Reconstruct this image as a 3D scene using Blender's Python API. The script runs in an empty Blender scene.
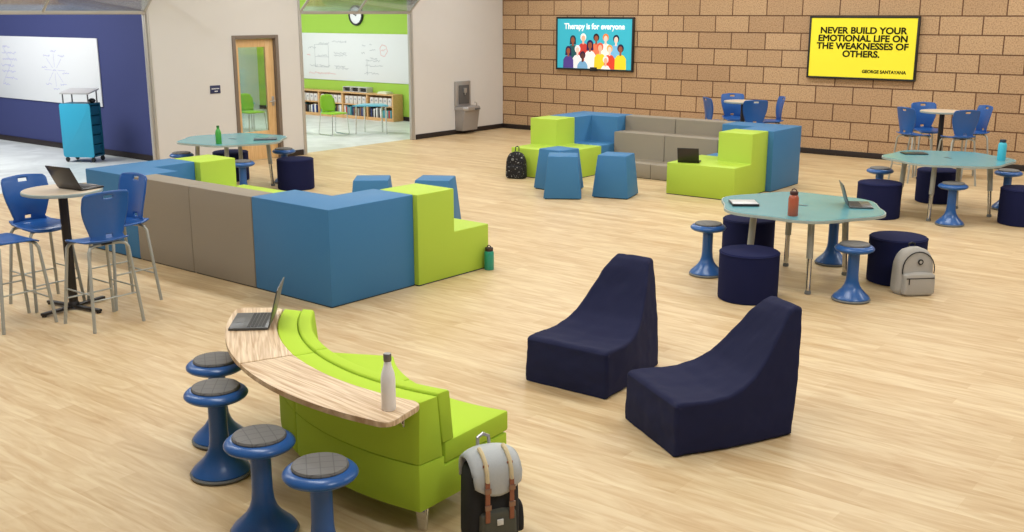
import bpy, bmesh, math, random
from mathutils import Vector, Matrix
C = bpy.context.scene
COL = C.collection
R = math.radians
random.seed(4)

# ---------------------------------------------------------------- camera, world, lights, exposure
# world axes follow the room: X runs along the block wall, Y along the beige wall; origin under the camera
F_PX = 1048.0
cd = bpy.data.cameras.new('camera')
cam = bpy.data.objects.new('camera', cd); COL.objects.link(cam)
cd.sensor_fit = 'HORIZONTAL'; cd.sensor_width = 36.0; cd.lens = F_PX / 1024 * 36.0
cd.shift_x = -0.001; cd.shift_y = 0.0007; cd.clip_start = 0.05; cd.clip_end = 200
PITCH = math.atan(254.0 / F_PX)
YAW = math.atan2(1077.0, 1382.0)                 # camera right is turned this much from +X
cam.location = (0, 0, 2.5)
cam.rotation_euler = (math.pi/2 - PITCH, 0, YAW)
C.camera = cam

w = bpy.data.worlds.new('world'); C.world = w; w.use_nodes = True
w.node_tree.nodes['Background'].inputs[0].default_value = (1.0, 0.98, 0.96, 1)
w.node_tree.nodes['Background'].inputs[1].default_value = 0.15
C.view_settings.view_transform = 'Standard'; C.view_settings.look = 'None'
C.view_settings.gamma = 1; C.view_settings.exposure = 0.0
C.view_settings.use_curve_mapping = False

def area(name, loc, sx, sy, power, color=(.97, .99, 1.0), rot=(0, 0, 0)):
    d = bpy.data.lights.new(name, 'AREA'); d.shape = 'RECTANGLE'; d.size = sx; d.size_y = sy
    d.energy = power; d.color = color
    o = bpy.data.objects.new(name, d); COL.objects.link(o); o.location = loc; o.rotation_euler = rot
    return o
CEIL = 4.3
for lx in (-12.0, -8.0, -4.0, 0.0):
    for ly in (3.0, 7.5, 12.0, 16.3):
        area('ceiling_light', (lx, ly, CEIL-.06), 2.4, 0.6, 74)
area('ceiling_light', (-18.0, 14.3, CEIL-.06), 3.0, 1.2, 150, (1, 1, 1))
area('ceiling_light', (-21.0, 14.3, CEIL-.06), 2.0, 1.2, 110, (1, 1, 1))
area('ceiling_light', (-18.0, 7.5, CEIL-.06), 3.0, 1.2, 225, (1, 1, 1))
area('ceiling_light', (-21.5, 7.5, CEIL-.06), 2.0, 1.2, 105, (1, 1, 1))

# ---------------------------------------------------------------- materials
def s2l(c):
    return tuple(((v/255)/12.92 if v/255 <= .04045 else ((v/255+.055)/1.055)**2.4) for v in c) + (1,)
def newmat(name):
    m = bpy.data.materials.new(name); m.use_nodes = True
    return m, m.node_tree, m.node_tree.nodes['Principled BSDF']
MC = {}
def mat(name, rgb, rough=.6, metal=0, spec=.5, noise=0, nscale=60, bump=0, coat=0, trans=0, emit=0):
    if name in MC: return MC[name]
    m, t, p = newmat(name)
    c = s2l(rgb)
    p.inputs['Base Color'].default_value = c
    p.inputs['Roughness'].default_value = rough; p.inputs['Metallic'].default_value = metal
    p.inputs['Specular IOR Level'].default_value = spec
    p.inputs['Coat Weight'].default_value = coat; p.inputs['Transmission Weight'].default_value = trans
    if emit:
        p.inputs['Emission Color'].default_value = c; p.inputs['Emission Strength'].default_value = emit
    n = t.nodes.new('ShaderNodeTexNoise'); n.inputs['Scale'].default_value = nscale; n.inputs['Detail'].default_value = 4
    tc = t.nodes.new('ShaderNodeTexCoord'); t.links.new(tc.outputs['Object'], n.inputs['Vector'])
    if noise:
        mx = t.nodes.new('ShaderNodeMix'); mx.data_type = 'RGBA'
        mx.inputs[6].default_value = tuple(v*(1-noise) for v in c[:3]) + (1,)
        mx.inputs[7].default_value = tuple(min(1, v*(1+noise)) for v in c[:3]) + (1,)
        t.links.new(n.outputs['Fac'], mx.inputs[0]); t.links.new(mx.outputs[2], p.inputs['Base Color'])
    if bump:
        b = t.nodes.new('ShaderNodeBump'); b.inputs['Strength'].default_value = bump; b.inputs['Distance'].default_value = .004
        t.links.new(n.outputs['Fac'], b.inputs['Height']); t.links.new(b.outputs[0], p.inputs['Normal'])
    MC[name] = m
    return m

M_BLUE = mat('blue_vinyl', (62, 120, 168), .55, noise=.05, nscale=150, bump=.05, spec=.3)
M_LIME = mat('lime_vinyl', (178, 206, 72), .55, noise=.03, nscale=150, bump=.05, spec=.3)
M_GREY = mat('taupe_vinyl', (147, 137, 122), .6, noise=.05, nscale=150, bump=.05, spec=.3)
M_NAVY = mat('navy_fabric', (32, 35, 66), .85, noise=.15, nscale=220, bump=.2, spec=.2)
M_NAVYD = mat('navy_drum_fabric', (27, 31, 68), .9, noise=.12, nscale=220, bump=.15, spec=.15)
M_SOFA = mat('lime_upholstery', (178, 210, 62), .75, noise=.04, nscale=200, bump=.12, spec=.2)
M_SEAM = mat('dark_seam', (40, 55, 60), .9)
M_PLAS = mat('blue_chair_plastic', (40, 92, 164), .3, spec=.5, noise=.04, nscale=30)
M_STOOL = mat('blue_stool_plastic', (42, 92, 158), .28, spec=.5, noise=.04, nscale=30)
M_TUBE = mat('silver_painted_tube', (168, 169, 162), .35, metal=.15, noise=.04, nscale=40)
M_CHROME = mat('chrome', (215, 215, 212), .15, metal=1, noise=.03)
M_BLACK = mat('black_metal', (34, 29, 28), .4, noise=.1)
M_BLKP = mat('black_plastic', (28, 28, 30), .45, noise=.1)
M_RUB = mat('grey_rubber', (120, 122, 122), .8, noise=.06)
M_WALL = mat('beige_wall_paint', (216, 212, 208), .85, noise=.012, nscale=6, bump=.03)
M_WHITEW = mat('white_wall_paint', (232, 234, 232), .85, noise=.01, nscale=6)
M_BLUEW = mat('royal_blue_wall_paint', (54, 62, 112), .8, noise=.02, nscale=5)
M_GREENW = mat('lime_wall_paint', (162, 203, 76), .8, noise=.02, nscale=5)
M_BASE = mat('dark_brown_baseboard', (38, 28, 26), .6, noise=.08)
M_FRAME = mat('grey_brown_door_frame', (122, 108, 96), .55, noise=.04)
M_ALU = mat('aluminium_frame', (186, 182, 176), .4, metal=.3, noise=.03)
M_WB = mat('whiteboard', (228, 230, 231), .25, noise=.01, nscale=3)
M_TEAL = mat('teal_cart_panel', (50, 168, 205), .45, noise=.02)
M_TEALD = mat('dark_teal_cart_side', (14, 92, 120), .5, noise=.03)
M_TTOP = mat('aqua_laminate', (98, 160, 170), .25, spec=.5, noise=.05, nscale=8)
M_TEDGE = mat('grey_table_edge', (160, 172, 168), .5, noise=.03)
M_GREEN2 = mat('lime_chair_plastic', (150, 205, 50), .4, noise=.03)
M_STEEL = mat('brushed_steel', (176, 173, 173), .35, metal=.5, noise=.05)
M_STEELD = mat('dark_steel', (105, 106, 108), .4, metal=.4, noise=.05)
M_LAPD = mat('dark_laptop_shell', (38, 34, 36), .35, noise=.06)
M_LAPG = mat('grey_laptop_shell', (84, 86, 88), .35, metal=.3, noise=.04)
M_SCREEN = mat('dark_screen', (22, 24, 30), .12, noise=.05)
M_KEYS = mat('key_black', (24, 24, 26), .5, noise=.06)

def mat_wood(name, c1, c2, scale=(1, 12, 12), rough=.45, wave=True):
    m, t, p = newmat(name)
    tc = t.nodes.new('ShaderNodeTexCoord'); mp = t.nodes.new('ShaderNodeMapping')
    mp.inputs['Scale'].default_value = scale
    t.links.new(tc.outputs['Object'], mp.inputs[0])
    n = t.nodes.new('ShaderNodeTexNoise'); n.inputs['Scale'].default_value = 3; n.inputs['Detail'].default_value = 6
    n.inputs['Distortion'].default_value = .6
    t.links.new(mp.outputs[0], n.inputs['Vector'])
    r = t.nodes.new('ShaderNodeValToRGB'); r.color_ramp.elements[0].position = .35; r.color_ramp.elements[1].position = .65
    r.color_ramp.elements[0].color = s2l(c1); r.color_ramp.elements[1].color = s2l(c2)
    t.links.new(n.outputs['Fac'], r.inputs[0]); t.links.new(r.outputs[0], p.inputs['Base Color'])
    p.inputs['Roughness'].default_value = rough
    return m
M_ZEBRA = mat_wood('striped_wood_laminate', (184, 150, 112), (232, 208, 176), (1, 24, 4))
M_MAPLE = mat_wood('maple_laminate', (214, 196, 172), (224, 208, 186), (1, 10, 4), .3)
M_DOORW = mat_wood('birch_door_wood', (212, 170, 116), (228, 190, 138), (14, 14, 1), .4)
M_SHELF = mat_wood('beech_shelf_wood', (206, 158, 100), (220, 176, 122), (2, 12, 12), .45)

def mat_floor():
    m, t, p = newmat('maple_plank_floor')
    N = t.nodes.new; L = t.links.new
    tc = N('ShaderNodeTexCoord')
    br = N('ShaderNodeTexBrick'); br.inputs['Scale'].default_value = 1
    br.inputs['Brick Width'].default_value = 1.25; br.inputs['Row Height'].default_value = .115
    br.inputs['Mortar Size'].default_value = .0012; br.inputs['Mortar Smooth'].default_value = .4
    br.offset = .37; br.offset_frequency = 3
    br.inputs['Color1'].default_value = (0, 0, 0, 1); br.inputs['Color2'].default_value = (1, 1, 1, 1)
    br.inputs['Mortar'].default_value = (.25, .25, .25, 1)
    L(tc.outputs['Object'], br.inputs['Vector'])
    # grain stretched along the planks, shifted from plank to plank
    sep = N('ShaderNodeSeparateXYZ'); L(tc.outputs['Object'], sep.inputs[0])
    dv = N('ShaderNodeMath'); dv.operation = 'DIVIDE'; dv.inputs[1].default_value = .115; L(sep.outputs[1], dv.inputs[0])
    fl = N('ShaderNodeMath'); fl.operation = 'FLOOR'; L(dv.outputs[0], fl.inputs[0])
    ml = N('ShaderNodeMath'); ml.operation = 'MULTIPLY'; ml.inputs[1].default_value = 7.31; L(fl.outputs[0], ml.inputs[0])
    cb = N('ShaderNodeCombineXYZ'); L(sep.outputs[0], cb.inputs[0]); L(sep.outputs[1], cb.inputs[1]); L(ml.outputs[0], cb.inputs[2])
    mp = N('ShaderNodeMapping'); mp.inputs['Scale'].default_value = (1.2, 8, 1); L(cb.outputs[0], mp.inputs[0])
    n1 = N('ShaderNodeTexNoise'); n1.inputs['Scale'].default_value = 1.6; n1.inputs['Detail'].default_value = 6
    n1.inputs['Distortion'].default_value = 1.4; L(mp.outputs[0], n1.inputs['Vector'])
    r = N('ShaderNodeValToRGB'); r.color_ramp.elements[0].position = .28; r.color_ramp.elements[1].position = .68
    r.color_ramp.elements[0].color = s2l((202, 171, 128)); r.color_ramp.elements[1].color = s2l((226, 205, 166))
    L(n1.outputs['Fac'], r.inputs[0])
    mx = N('ShaderNodeMix'); mx.data_type = 'RGBA'; mx.blend_type = 'MULTIPLY'; mx.inputs[0].default_value = .9
    r2 = N('ShaderNodeValToRGB'); r2.color_ramp.elements[0].color = s2l((238, 230, 220)); r2.color_ramp.elements[1].color = (1, 1, 1, 1)
    L(br.outputs['Color'], r2.inputs[0])
    L(r.outputs[0], mx.inputs[6]); L(r2.outputs[0], mx.inputs[7])
    L(mx.outputs[2], p.inputs['Base Color'])
    p.inputs['Roughness'].default_value = .42; p.inputs['Specular IOR Level'].default_value = .35
    return m
def mat_blocks():
    m, t, p = newmat('tan_split_block_wall')
    N = t.nodes.new; L = t.links.new
    tc = N('ShaderNodeTexCoord'); sep = N('ShaderNodeSeparateXYZ'); L(tc.outputs['Object'], sep.inputs[0])
    ad = N('ShaderNodeMath'); ad.inputs[1].default_value = -.092; L(sep.outputs[0], ad.inputs[0])
    cb = N('ShaderNodeCombineXYZ'); L(ad.outputs[0], cb.inputs[0]); L(sep.outputs[2], cb.inputs[1])
    br = N('ShaderNodeTexBrick'); br.inputs['Scale'].default_value = 1; br.offset = .5
    br.inputs['Brick Width'].default_value = .684; br.inputs['Row Height'].default_value = .306
    br.inputs['Mortar Size'].default_value = .011; br.inputs['Mortar Smooth'].default_value = .15
    br.inputs['Color1'].default_value = s2l((186, 153, 119)); br.inputs['Color2'].default_value = s2l((204, 171, 134))
    br.inputs['Mortar'].default_value = s2l((112, 82, 62))
    L(cb.outputs[0], br.inputs['Vector'])
    n = N('ShaderNodeTexNoise'); n.inputs['Scale'].default_value = 45; n.inputs['Detail'].default_value = 5
    L(tc.outputs['Object'], n.inputs['Vector'])
    r = N('ShaderNodeValToRGB'); r.color_ramp.elements[0].position = .33; r.color_ramp.elements[1].position = .55
    r.color_ramp.elements[0].color = s2l((200, 190, 178)); r.color_ramp.elements[1].color = (1, 1, 1, 1)
    L(n.outputs['Fac'], r.inputs[0])
    mx = N('ShaderNodeMix'); mx.data_type = 'RGBA'; mx.blend_type = 'MULTIPLY'; mx.inputs[0].default_value = .8
    L(br.outputs['Color'], mx.inputs[6]); L(r.outputs[0], mx.inputs[7]); L(mx.outputs[2], p.inputs['Base Color'])
    b = N('ShaderNodeBump'); b.inputs['Strength'].default_value = .6; b.inputs['Distance'].default_value = .01; b.invert = True
    L(br.outputs['Fac'], b.inputs['Height']); L(b.outputs[0], p.inputs['Normal'])
    p.inputs['Roughness'].default_value = .9; p.inputs['Specular IOR Level'].default_value = .2
    return m
def mat_concrete():
    m, t, p = newmat('pale_polished_floor')
    N = t.nodes.new; L = t.links.new
    tc = N('ShaderNodeTexCoord'); n = N('ShaderNodeTexNoise'); n.inputs['Scale'].default_value = 1.4; n.inputs['Detail'].default_value = 8
    n.inputs['Distortion'].default_value = 1.5
    L(tc.outputs['Object'], n.inputs['Vector'])
    r = N('ShaderNodeValToRGB'); r.color_ramp.elements[0].position = .3; r.color_ramp.elements[1].position = .7
    r.color_ramp.elements[0].color = s2l((196, 200, 198)); r.color_ramp.elements[1].color = s2l((226, 230, 228))
    L(n.outputs['Fac'], r.inputs[0]); L(r.outputs[0], p.inputs['Base Color'])
    p.inputs['Roughness'].default_value = .35
    return m
def mat_glass(name, tint=(225, 235, 232), f=.12):
    m = bpy.data.materials.new(name); m.use_nodes = True; t = m.node_tree; t.nodes.clear()
    o = t.nodes.new('ShaderNodeOutputMaterial'); a = t.nodes.new('ShaderNodeBsdfTransparent'); g = t.nodes.new('ShaderNodeBsdfGlossy')
    a.inputs[0].default_value = s2l(tint); g.inputs['Roughness'].default_value = .05
    x = t.nodes.new('ShaderNodeMixShader'); x.inputs[0].default_value = f
    t.links.new(a.outputs[0], x.inputs[1]); t.links.new(g.outputs[0], x.inputs[2]); t.links.new(x.outputs[0], o.inputs[0])
    return m
def mat_pad():
    m, t, p = newmat('grey_quilted_pad')
    N = t.nodes.new; L = t.links.new
    tc = N('ShaderNodeTexCoord')
    hs = []
    for a in (45, -45):
        mp = N('ShaderNodeMapping'); mp.inputs['Rotation'].default_value = (0, 0, R(a)); L(tc.outputs['Object'], mp.inputs[0])
        wv = N('ShaderNodeTexWave'); wv.inputs['Scale'].default_value = 5.2; wv.wave_profile = 'TRI'; L(mp.outputs[0], wv.inputs[0])
        hs.append(wv)
    mn = N('ShaderNodeMath'); mn.operation = 'MINIMUM'; L(hs[0].outputs['Fac'], mn.inputs[0]); L(hs[1].outputs['Fac'], mn.inputs[1])
    r = N('ShaderNodeValToRGB'); r.color_ramp.elements[0].position = .02; r.color_ramp.elements[1].position = .12
    r.color_ramp.elements[0].color = s2l((94, 93, 91)); r.color_ramp.elements[1].color = s2l((116, 114, 112))
    L(mn.outputs[0], r.inputs[0]); L(r.outputs[0], p.inputs['Base Color']); p.inputs['Roughness'].default_value = .75
    return m
def mat_speckle():
    m, t, p = newmat('black_fabric_white_flecks')
    N = t.nodes.new; L = t.links.new
    tc = N('ShaderNodeTexCoord'); n = N('ShaderNodeTexNoise'); n.inputs['Scale'].default_value = 38; n.inputs['Detail'].default_value = 2
    L(tc.outputs['Object'], n.inputs['Vector'])
    r = N('ShaderNodeValToRGB'); r.color_ramp.elements[0].position = .62; r.color_ramp.elements[1].position = .68
    r.color_ramp.elements[0].color = s2l((22, 21, 24)); r.color_ramp.elements[1].color = s2l((170, 170, 168))
    L(n.outputs['Fac'], r.inputs[0]); L(r.outputs[0], p.inputs['Base Color']); p.inputs['Roughness'].default_value = .85
    return m
M_FLOOR = mat_floor(); M_BLOCK = mat_blocks(); M_CONC = mat_concrete(); M_GLASS = mat_glass('clear_glass'); M_GLASS2 = mat_glass('overhead_door_glass', (225, 232, 235), .35); M_PAD = mat_pad(); M_SPECK = mat_speckle()

# ---------------------------------------------------------------- mesh helpers
class MB:
    def __init__(s): s.bm = bmesh.new()
    def _mi(s, faces, mi):
        for f in faces: f.material_index = mi
    def box(s, a, b, bev=0, mi=0, rot=None, piv=None, seg=2):
        r = bmesh.ops.create_cube(s.bm, size=1.0); vs = r['verts']
        for v in vs:
            v.co = Vector(((a[0]+b[0])/2 + v.co.x*(b[0]-a[0]), (a[1]+b[1])/2 + v.co.y*(b[1]-a[1]), (a[2]+b[2])/2 + v.co.z*(b[2]-a[2])))
        fs = set(f for v in vs for f in v.link_faces); s._mi(fs, mi)
        if bev:
            es = set(e for v in vs for e in v.link_edges)
            rr = bmesh.ops.bevel(s.bm, geom=list(es), offset=bev, segments=seg, affect='EDGES', profile=.5)
            for f in rr['faces']: f.material_index = mi
            vs = list(set(v for f in (set(rr['faces']) | set(x for x in fs if x.is_valid)) for v in f.verts))
        if rot is not None:
            p = Vector(piv) if piv is not None else Vector(((a[0]+b[0])/2, (a[1]+b[1])/2, (a[2]+b[2])/2))
            for v in vs: v.co = rot @ (v.co - p) + p
        return s
    def lathe(s, prof, n=32, c=(0, 0), mi=0, mat4=None):
        rings = []
        for r, z in prof:
            if r < 1e-6:
                rings.append([s.bm.verts.new((c[0], c[1], z))])
            else:
                rings.append([s.bm.verts.new((c[0]+r*math.cos(2*math.pi*k/n), c[1]+r*math.sin(2*math.pi*k/n), z)) for k in range(n)])
        allv = [v for q in rings for v in q]
        for i in range(len(rings)-1):
            A, B = rings[i], rings[i+1]
            for k in range(n):
                k2 = (k+1) % n
                if len(A) == 1 and len(B) == 1: continue
                if len(A) == 1: f = s.bm.faces.new((A[0], B[k2], B[k]))
                elif len(B) == 1: f = s.bm.faces.new((A[k], A[k2], B[0]))
                else: f = s.bm.faces.new((A[k], A[k2], B[k2], B[k]))
                f.material_index = mi
        for q in (rings[0], rings[-1]):
            if len(q) > 1:
                f = s.bm.faces.new(q if q is rings[-1] else q[::-1]); f.material_index = mi
        if mat4 is not None:
            for v in allv: v.co = mat4 @ v.co
        return s
    def tube(s, pts, r, n=8, mi=0, r2=None):
        pts = [Vector(p) for p in pts]; rings = []
        up = Vector((0, 0, 1))
        d0 = (pts[1]-pts[0]).normalized()
        side = d0.cross(up)
        if side.length < 1e-3: side = Vector((1, 0, 0))
        side.normalize()
        for i, p in enumerate(pts):
            if i == 0: d = pts[1]-pts[0]
            elif i == len(pts)-1: d = pts[-1]-pts[-2]
            else: d = (pts[i+1]-p).normalized() + (p-pts[i-1]).normalized()
            d.normalize()
            side = (side - d*side.dot(d)).normalized(); o = d.cross(side)
            rr = r if r2 is None else r + (r2-r)*i/(len(pts)-1)
            rings.append([s.bm.verts.new(p + side*rr*math.cos(2*math.pi*k/n) + o*rr*math.sin(2*math.pi*k/n)) for k in range(n)])
        for A, B in zip(rings, rings[1:]):
            for k in range(n):
                f = s.bm.faces.new((A[k], A[(k+1) % n], B[(k+1) % n], B[k])); f.material_index = mi
        f = s.bm.faces.new(rings[0][::-1]); f.material_index = mi
        f = s.bm.faces.new(rings[-1]); f.material_index = mi
        return s
    def prism(s, poly, z0, z1, bev=0, mi=0, axis='z'):
        def P(x, y, z):
            return (x, y, z) if axis == 'z' else ((x, z, y) if axis == 'y' else (z, x, y))
        a = [s.bm.verts.new(P(x, y, z0)) for x, y in poly]; b = [s.bm.verts.new(P(x, y, z1)) for x, y in poly]
        fs = []
        n = len(poly)
        for k in range(n): fs.append(s.bm.faces.new((a[k], a[(k+1) % n], b[(k+1) % n], b[k])))
        bot = s.bm.faces.new(a[::-1]); top = s.bm.faces.new(b); fs += [bot, top]
        s._mi(fs, mi)
        if bev:
            es = list(set(list(top.edges)+list(bot.edges)))
            rr = bmesh.ops.bevel(s.bm, geom=es, offset=bev, segments=2, affect='EDGES', profile=.5)
            for f in rr['faces']: f.material_index = mi
        return s
    def arc(s, prof, a0, a1, n=16, mi=0, bev=0):
        rings = []
        for i in range(n+1):
            ring = []
            for r, z in prof:
                b0 = a0(r) if callable(a0) else a0; b1 = a1(r) if callable(a1) else a1
                a = b0+(b1-b0)*i/n; ring.append(s.bm.verts.new((r*math.cos(a), r*math.sin(a), z)))
            rings.append(ring)
        m = len(prof); fs = []
        for A, B in zip(rings, rings[1:]):
            for k in range(m): fs.append(s.bm.faces.new((A[k], A[(k+1) % m], B[(k+1) % m], B[k])))
        caps = [s.bm.faces.new(rings[0][::-1]), s.bm.faces.new(rings[-1])]
        s._mi(fs+caps, mi)
        if bev:
            long_e = [e for e in set(e for f in fs for e in f.edges) if len(e.link_faces) == 2 and
                      e.link_faces[0].normal.length >= 0 and (e.verts[0].index, 1)]
            s.bm.normal_update()
            sharp = [e for e in set(e for f in fs+caps for e in f.edges) if len(e.link_faces) == 2 and e.calc_face_angle(0) > R(30)]
            rr = bmesh.ops.bevel(s.bm, geom=sharp, offset=bev, segments=2, affect='EDGES', profile=.5, clamp_overlap=True)
            for f in rr['faces']: f.material_index = mi
        return s
    def sphere(s, c, r, sc=(1, 1, 1), mi=0, seg=16):
        rr = bmesh.ops.create_uvsphere(s.bm, u_segments=seg, v_segments=max(6, seg//2), radius=r)
        for v in rr['verts']: v.co = Vector((c[0]+v.co.x*sc[0], c[1]+v.co.y*sc[1], c[2]+v.co.z*sc[2]))
        s._mi(set(f for v in rr['verts'] for f in v.link_faces), mi)
        return s
    def build(s, name, mats, parent=None, smooth=35, loc=None):
        bmesh.ops.recalc_face_normals(s.bm, faces=s.bm.faces)
        me = bpy.data.meshes.new(name); s.bm.to_mesh(me); s.bm.free()
        for m in (mats if isinstance(mats, (list, tuple)) else [mats]): me.materials.append(m)
        if smooth:
            me.polygons.foreach_set('use_smooth', [True]*len(me.polygons)); me.set_sharp_from_angle(angle=R(smooth))
        o = bpy.data.objects.new(name, me); COL.objects.link(o)
        if parent is not None: o.parent = parent
        if loc: o.location = loc
        return o
def thing(name, label, cat, loc=(0, 0, 0), rz=0, group=None):
    o = bpy.data.objects.new(name, None); COL.objects.link(o); o.empty_display_size = .1
    o.location = loc; o.rotation_euler = (0, 0, R(rz)); o['label'] = label; o['category'] = cat
    if group: o['group'] = group
    return o
def struct(o):
    o['kind'] = 'structure'; return o
def kids(o): return [c for c in COL.objects if c.parent == o]
def copy_tree(o, parent=None):
    c = o.copy(); COL.objects.link(c)
    if parent is not None: c.parent = parent
    for k in kids(o): copy_tree(k, c)
    return c
def place(proto, used, loc, rz, label, group=None):
    """the first placement uses the source itself, the later ones a copy of it and of its parts"""
    o = proto if not used[0] else copy_tree(proto)
    used[0] = True
    o.location = loc; o.rotation_euler = (0, 0, R(rz)); o['label'] = label
    if group: o['group'] = group
    return o
def text_mesh(name, body, size, m, parent, loc, rot, align='CENTER', bold=0, extrude=.002, spacing=1.0, xs=1.0, line=1.0):
    cu = bpy.data.curves.new(name, 'FONT'); cu.body = body; cu.size = size; cu.align_x = align; cu.align_y = 'CENTER'
    cu.bevel_depth = bold; cu.bevel_resolution = 0; cu.extrude = extrude; cu.space_character = spacing; cu.space_line = line
    t = bpy.data.objects.new(name, cu); COL.objects.link(t)
    dg = bpy.context.evaluated_depsgraph_get(); me = bpy.data.meshes.new_from_object(t.evaluated_get(dg))
    bpy.data.objects.remove(t); me.materials.clear(); me.materials.append(m); me.name = name
    for v in me.vertices: v.co.x *= xs
    o = bpy.data.objects.new(name, me); COL.objects.link(o); o.parent = parent; o.location = loc; o.rotation_euler = rot
    return o
def rrect(x0, y0, x1, y1, r, n=5):
    pts = []
    for cx, cy, a in ((x1-r, y0+r, -90), (x1-r, y1-r, 0), (x0+r, y1-r, 90), (x0+r, y0+r, 180)):
        for k in range(n+1):
            t = R(a+90*k/n); pts.append((cx+r*math.cos(t), cy+r*math.sin(t)))
    return pts

# ---------------------------------------------------------------- the room
XW, YW = -14.63, 18.4          # beige wall plane, block wall plane
HT = CEIL
struct(MB().box((-14.78, -1.0, -.1), (4.5, YW+.3, 0)).build('floor', M_FLOOR, smooth=0))
struct(MB().box((-24.2, 2.0, -.1), (-14.78, YW+.3, 0)).build('floor_side', M_CONC, smooth=0))
struct(MB().box((-24.2, -1.0, CEIL), (4.5, YW+.3, CEIL+.1)).build('ceiling', M_WHITEW, smooth=0))
struct(MB().box((XW-.3, YW, 0), (4.5, YW+.3, HT)).build('wall_back', M_BLOCK, smooth=0))
def segwall(name, y0, y1, z0=0, z1=HT):
    return struct(MB().box((XW-.12, y0, z0), (XW, y1, z1)).build(name, M_WALL, smooth=0))
segwall('wall_left', 9.62, 11.17); segwall('wall_left', 12.14, 12.63); segwall('wall_left', 15.52, YW)
segwall('wall_left', 11.17, 12.14, 2.13, HT)
segwall('wall_left', 12.63, 15.52, 3.2, HT); segwall('wall_left', 4.5, 9.62, 3.2, HT)
segwall('wall_left', -1.0, 4.5)
for y0, y1 in ((9.62, 11.17), (12.14, 12.6), (15.56, YW)):
    struct(MB().box((XW, y0, 0), (XW+.015, y1, .1), .003).build('baseboard_left', M_BASE))
struct(MB().box((XW+.015, YW-.015, 0), (4.5, YW, .1), .003).build('baseboard_back', M_BASE))
# rooms beyond the openings
struct(MB().box((-24.2, 10.42, 0), (-14.76, 10.5, HT)).build('wall_side', M_BLUEW, smooth=0))
struct(MB().box((-22.9, 10.5, 0), (-14.76, 10.56, HT)).build('wall_partition', M_WHITEW, smooth=0))
struct(MB().box((-22.9, 18.16, 0), (-14.76, 18.4, HT)).build('wall_green', M_GREENW, smooth=0))
struct(MB().box((-22.98, 10.56, 0), (-22.75, 18.16, HT)).build('wall_far', M_WHITEW, smooth=0))
struct(MB().box((-24.3, 2.0, 0), (-24.2, 10.5, HT)).build('wall_end', M_BLUEW, smooth=0))
struct(MB().box((-24.2, 10.395, 0), (-14.76, 10.42, .1), .003).build('baseboard_side', M_BASE))
struct(MB().box((-22.75, 18.14, 0), (-14.76, 18.16, .1), .003).build('baseboard_green', M_BASE))

# opening frames (trim) and overhead glazed doors
def opening(n, y0, y1):
    for k, (ya, yb, s) in enumerate(((y0, y0+.02, 1), (y1-.02, y1, -1))):
        m = MB()
        m.box((XW-.09, ya-.01, 0), (XW+.02, yb+.01, 3.2), .006)
        t = (yb+.01 if s > 0 else ya-.045)
        m.box((XW-.06, t, 0), (XW+.0, t+.035, 2.56), .004)
        struct(m.build('trim_%d' % (n*2+k), M_ALU))
    d = bpy.data.objects.new('door_%d' % (n+1), None); COL.objects.link(d); struct(d)
    # the raised sectional door: lowest section leans into the room just above head height
    ra = Matrix.Rotation(R(0), 4, 'Y')
    dirv = Vector((math.cos(R(42)), 0, math.sin(R(42)))); L = .62
    base = Vector((XW-.02, 0, 2.5))
    MB().box((XW-.05, y0+.02, 2.475), (XW+.01, y1-.02, 2.53), .005).build('bottom_rail', M_ALU, d)
    ys = [y0+.05, (y0+y1)/2+(.0 if n == 2 else .15), y1-.05] if n == 2 else [y0+.05, 6.6, 7.95, y1-.05]
    for y in ys:
        m = MB(); p = base + Vector((0, y, 0)); q = p + dirv*L
        m.tube([p, q], .022, 6); m.build('mullion', M_ALU, d)
        m = MB(); m.tube([q, q+Vector((1.6, 0, .02))], .022, 6); m.build('mullion', M_ALU, d)
    q0 = base + dirv*L
    MB().tube([q0+Vector((0, y0+.03, 0)), q0+Vector((0, y1-.03, 0))], .025, 6).build('rail', M_ALU, d)
    MB().tube([q0+Vector((1.6, y0+.03, .02)), q0+Vector((1.6, y1-.03, .02))], .025, 6).build('rail', M_ALU, d)
    m = MB(); nrm = Vector((-math.sin(R(42)), 0, math.cos(R(42))))*.004
    a, b_ = base+Vector((0, y0+.06, 0)), base+Vector((0, y1-.06, 0))
    vs = [m.bm.verts.new(v) for v in (a-nrm, b_-nrm, b_+dirv*L-nrm, a+dirv*L-nrm, a+nrm, b_+nrm, b_+dirv*L+nrm, a+dirv*L+nrm)]
    for f in ((0, 1, 2, 3), (7, 6, 5, 4), (0, 4, 5, 1), (1, 5, 6, 2), (2, 6, 7, 3), (3, 7, 4, 0)): m.bm.faces.new([vs[i] for i in f])
    m.build('glass_pane', M_GLASS2, d, smooth=0)
opening(1, 4.5, 9.62)
opening(2, 12.63, 15.52)

# hinged door
d1 = bpy.data.objects.new('door_1', None); COL.objects.link(d1); struct(d1)
m = MB(); m.box((XW-.14, 11.17, 0), (XW+.02, 11.235, 2.13), .005); m.box((XW-.14, 12.075, 0), (XW+.02, 12.14, 2.13), .005)
m.box((XW-.14, 11.2355, 2.07), (XW+.02, 12.0745, 2.13), .005); m.build('door_frame', M_FRAME, d1)
m = MB(); xa, xb = XW-.1, XW-.055
m.box((xa, 11.24, .01), (xb, 11.33, 2.065), .003); m.box((xa, 11.90, .01), (xb, 12.07, 2.065), .003)
m.box((xa, 11.33, 1.93), (xb, 11.90, 2.065), .003); m.box((xa, 11.33, .01), (xb, 11.90, .5), .003)
m.build('door_leaf', M_DOORW, d1)
m = MB(); m.box((xa+.015, 11.33, .5), (xa+.025, 11.90, 1.93)); m.build('glass_pane', M_GLASS, d1, smooth=0)
m = MB(); m.box((xb, 11.985, .92), (xb+.012, 12.035, 1.08), .004)
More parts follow.
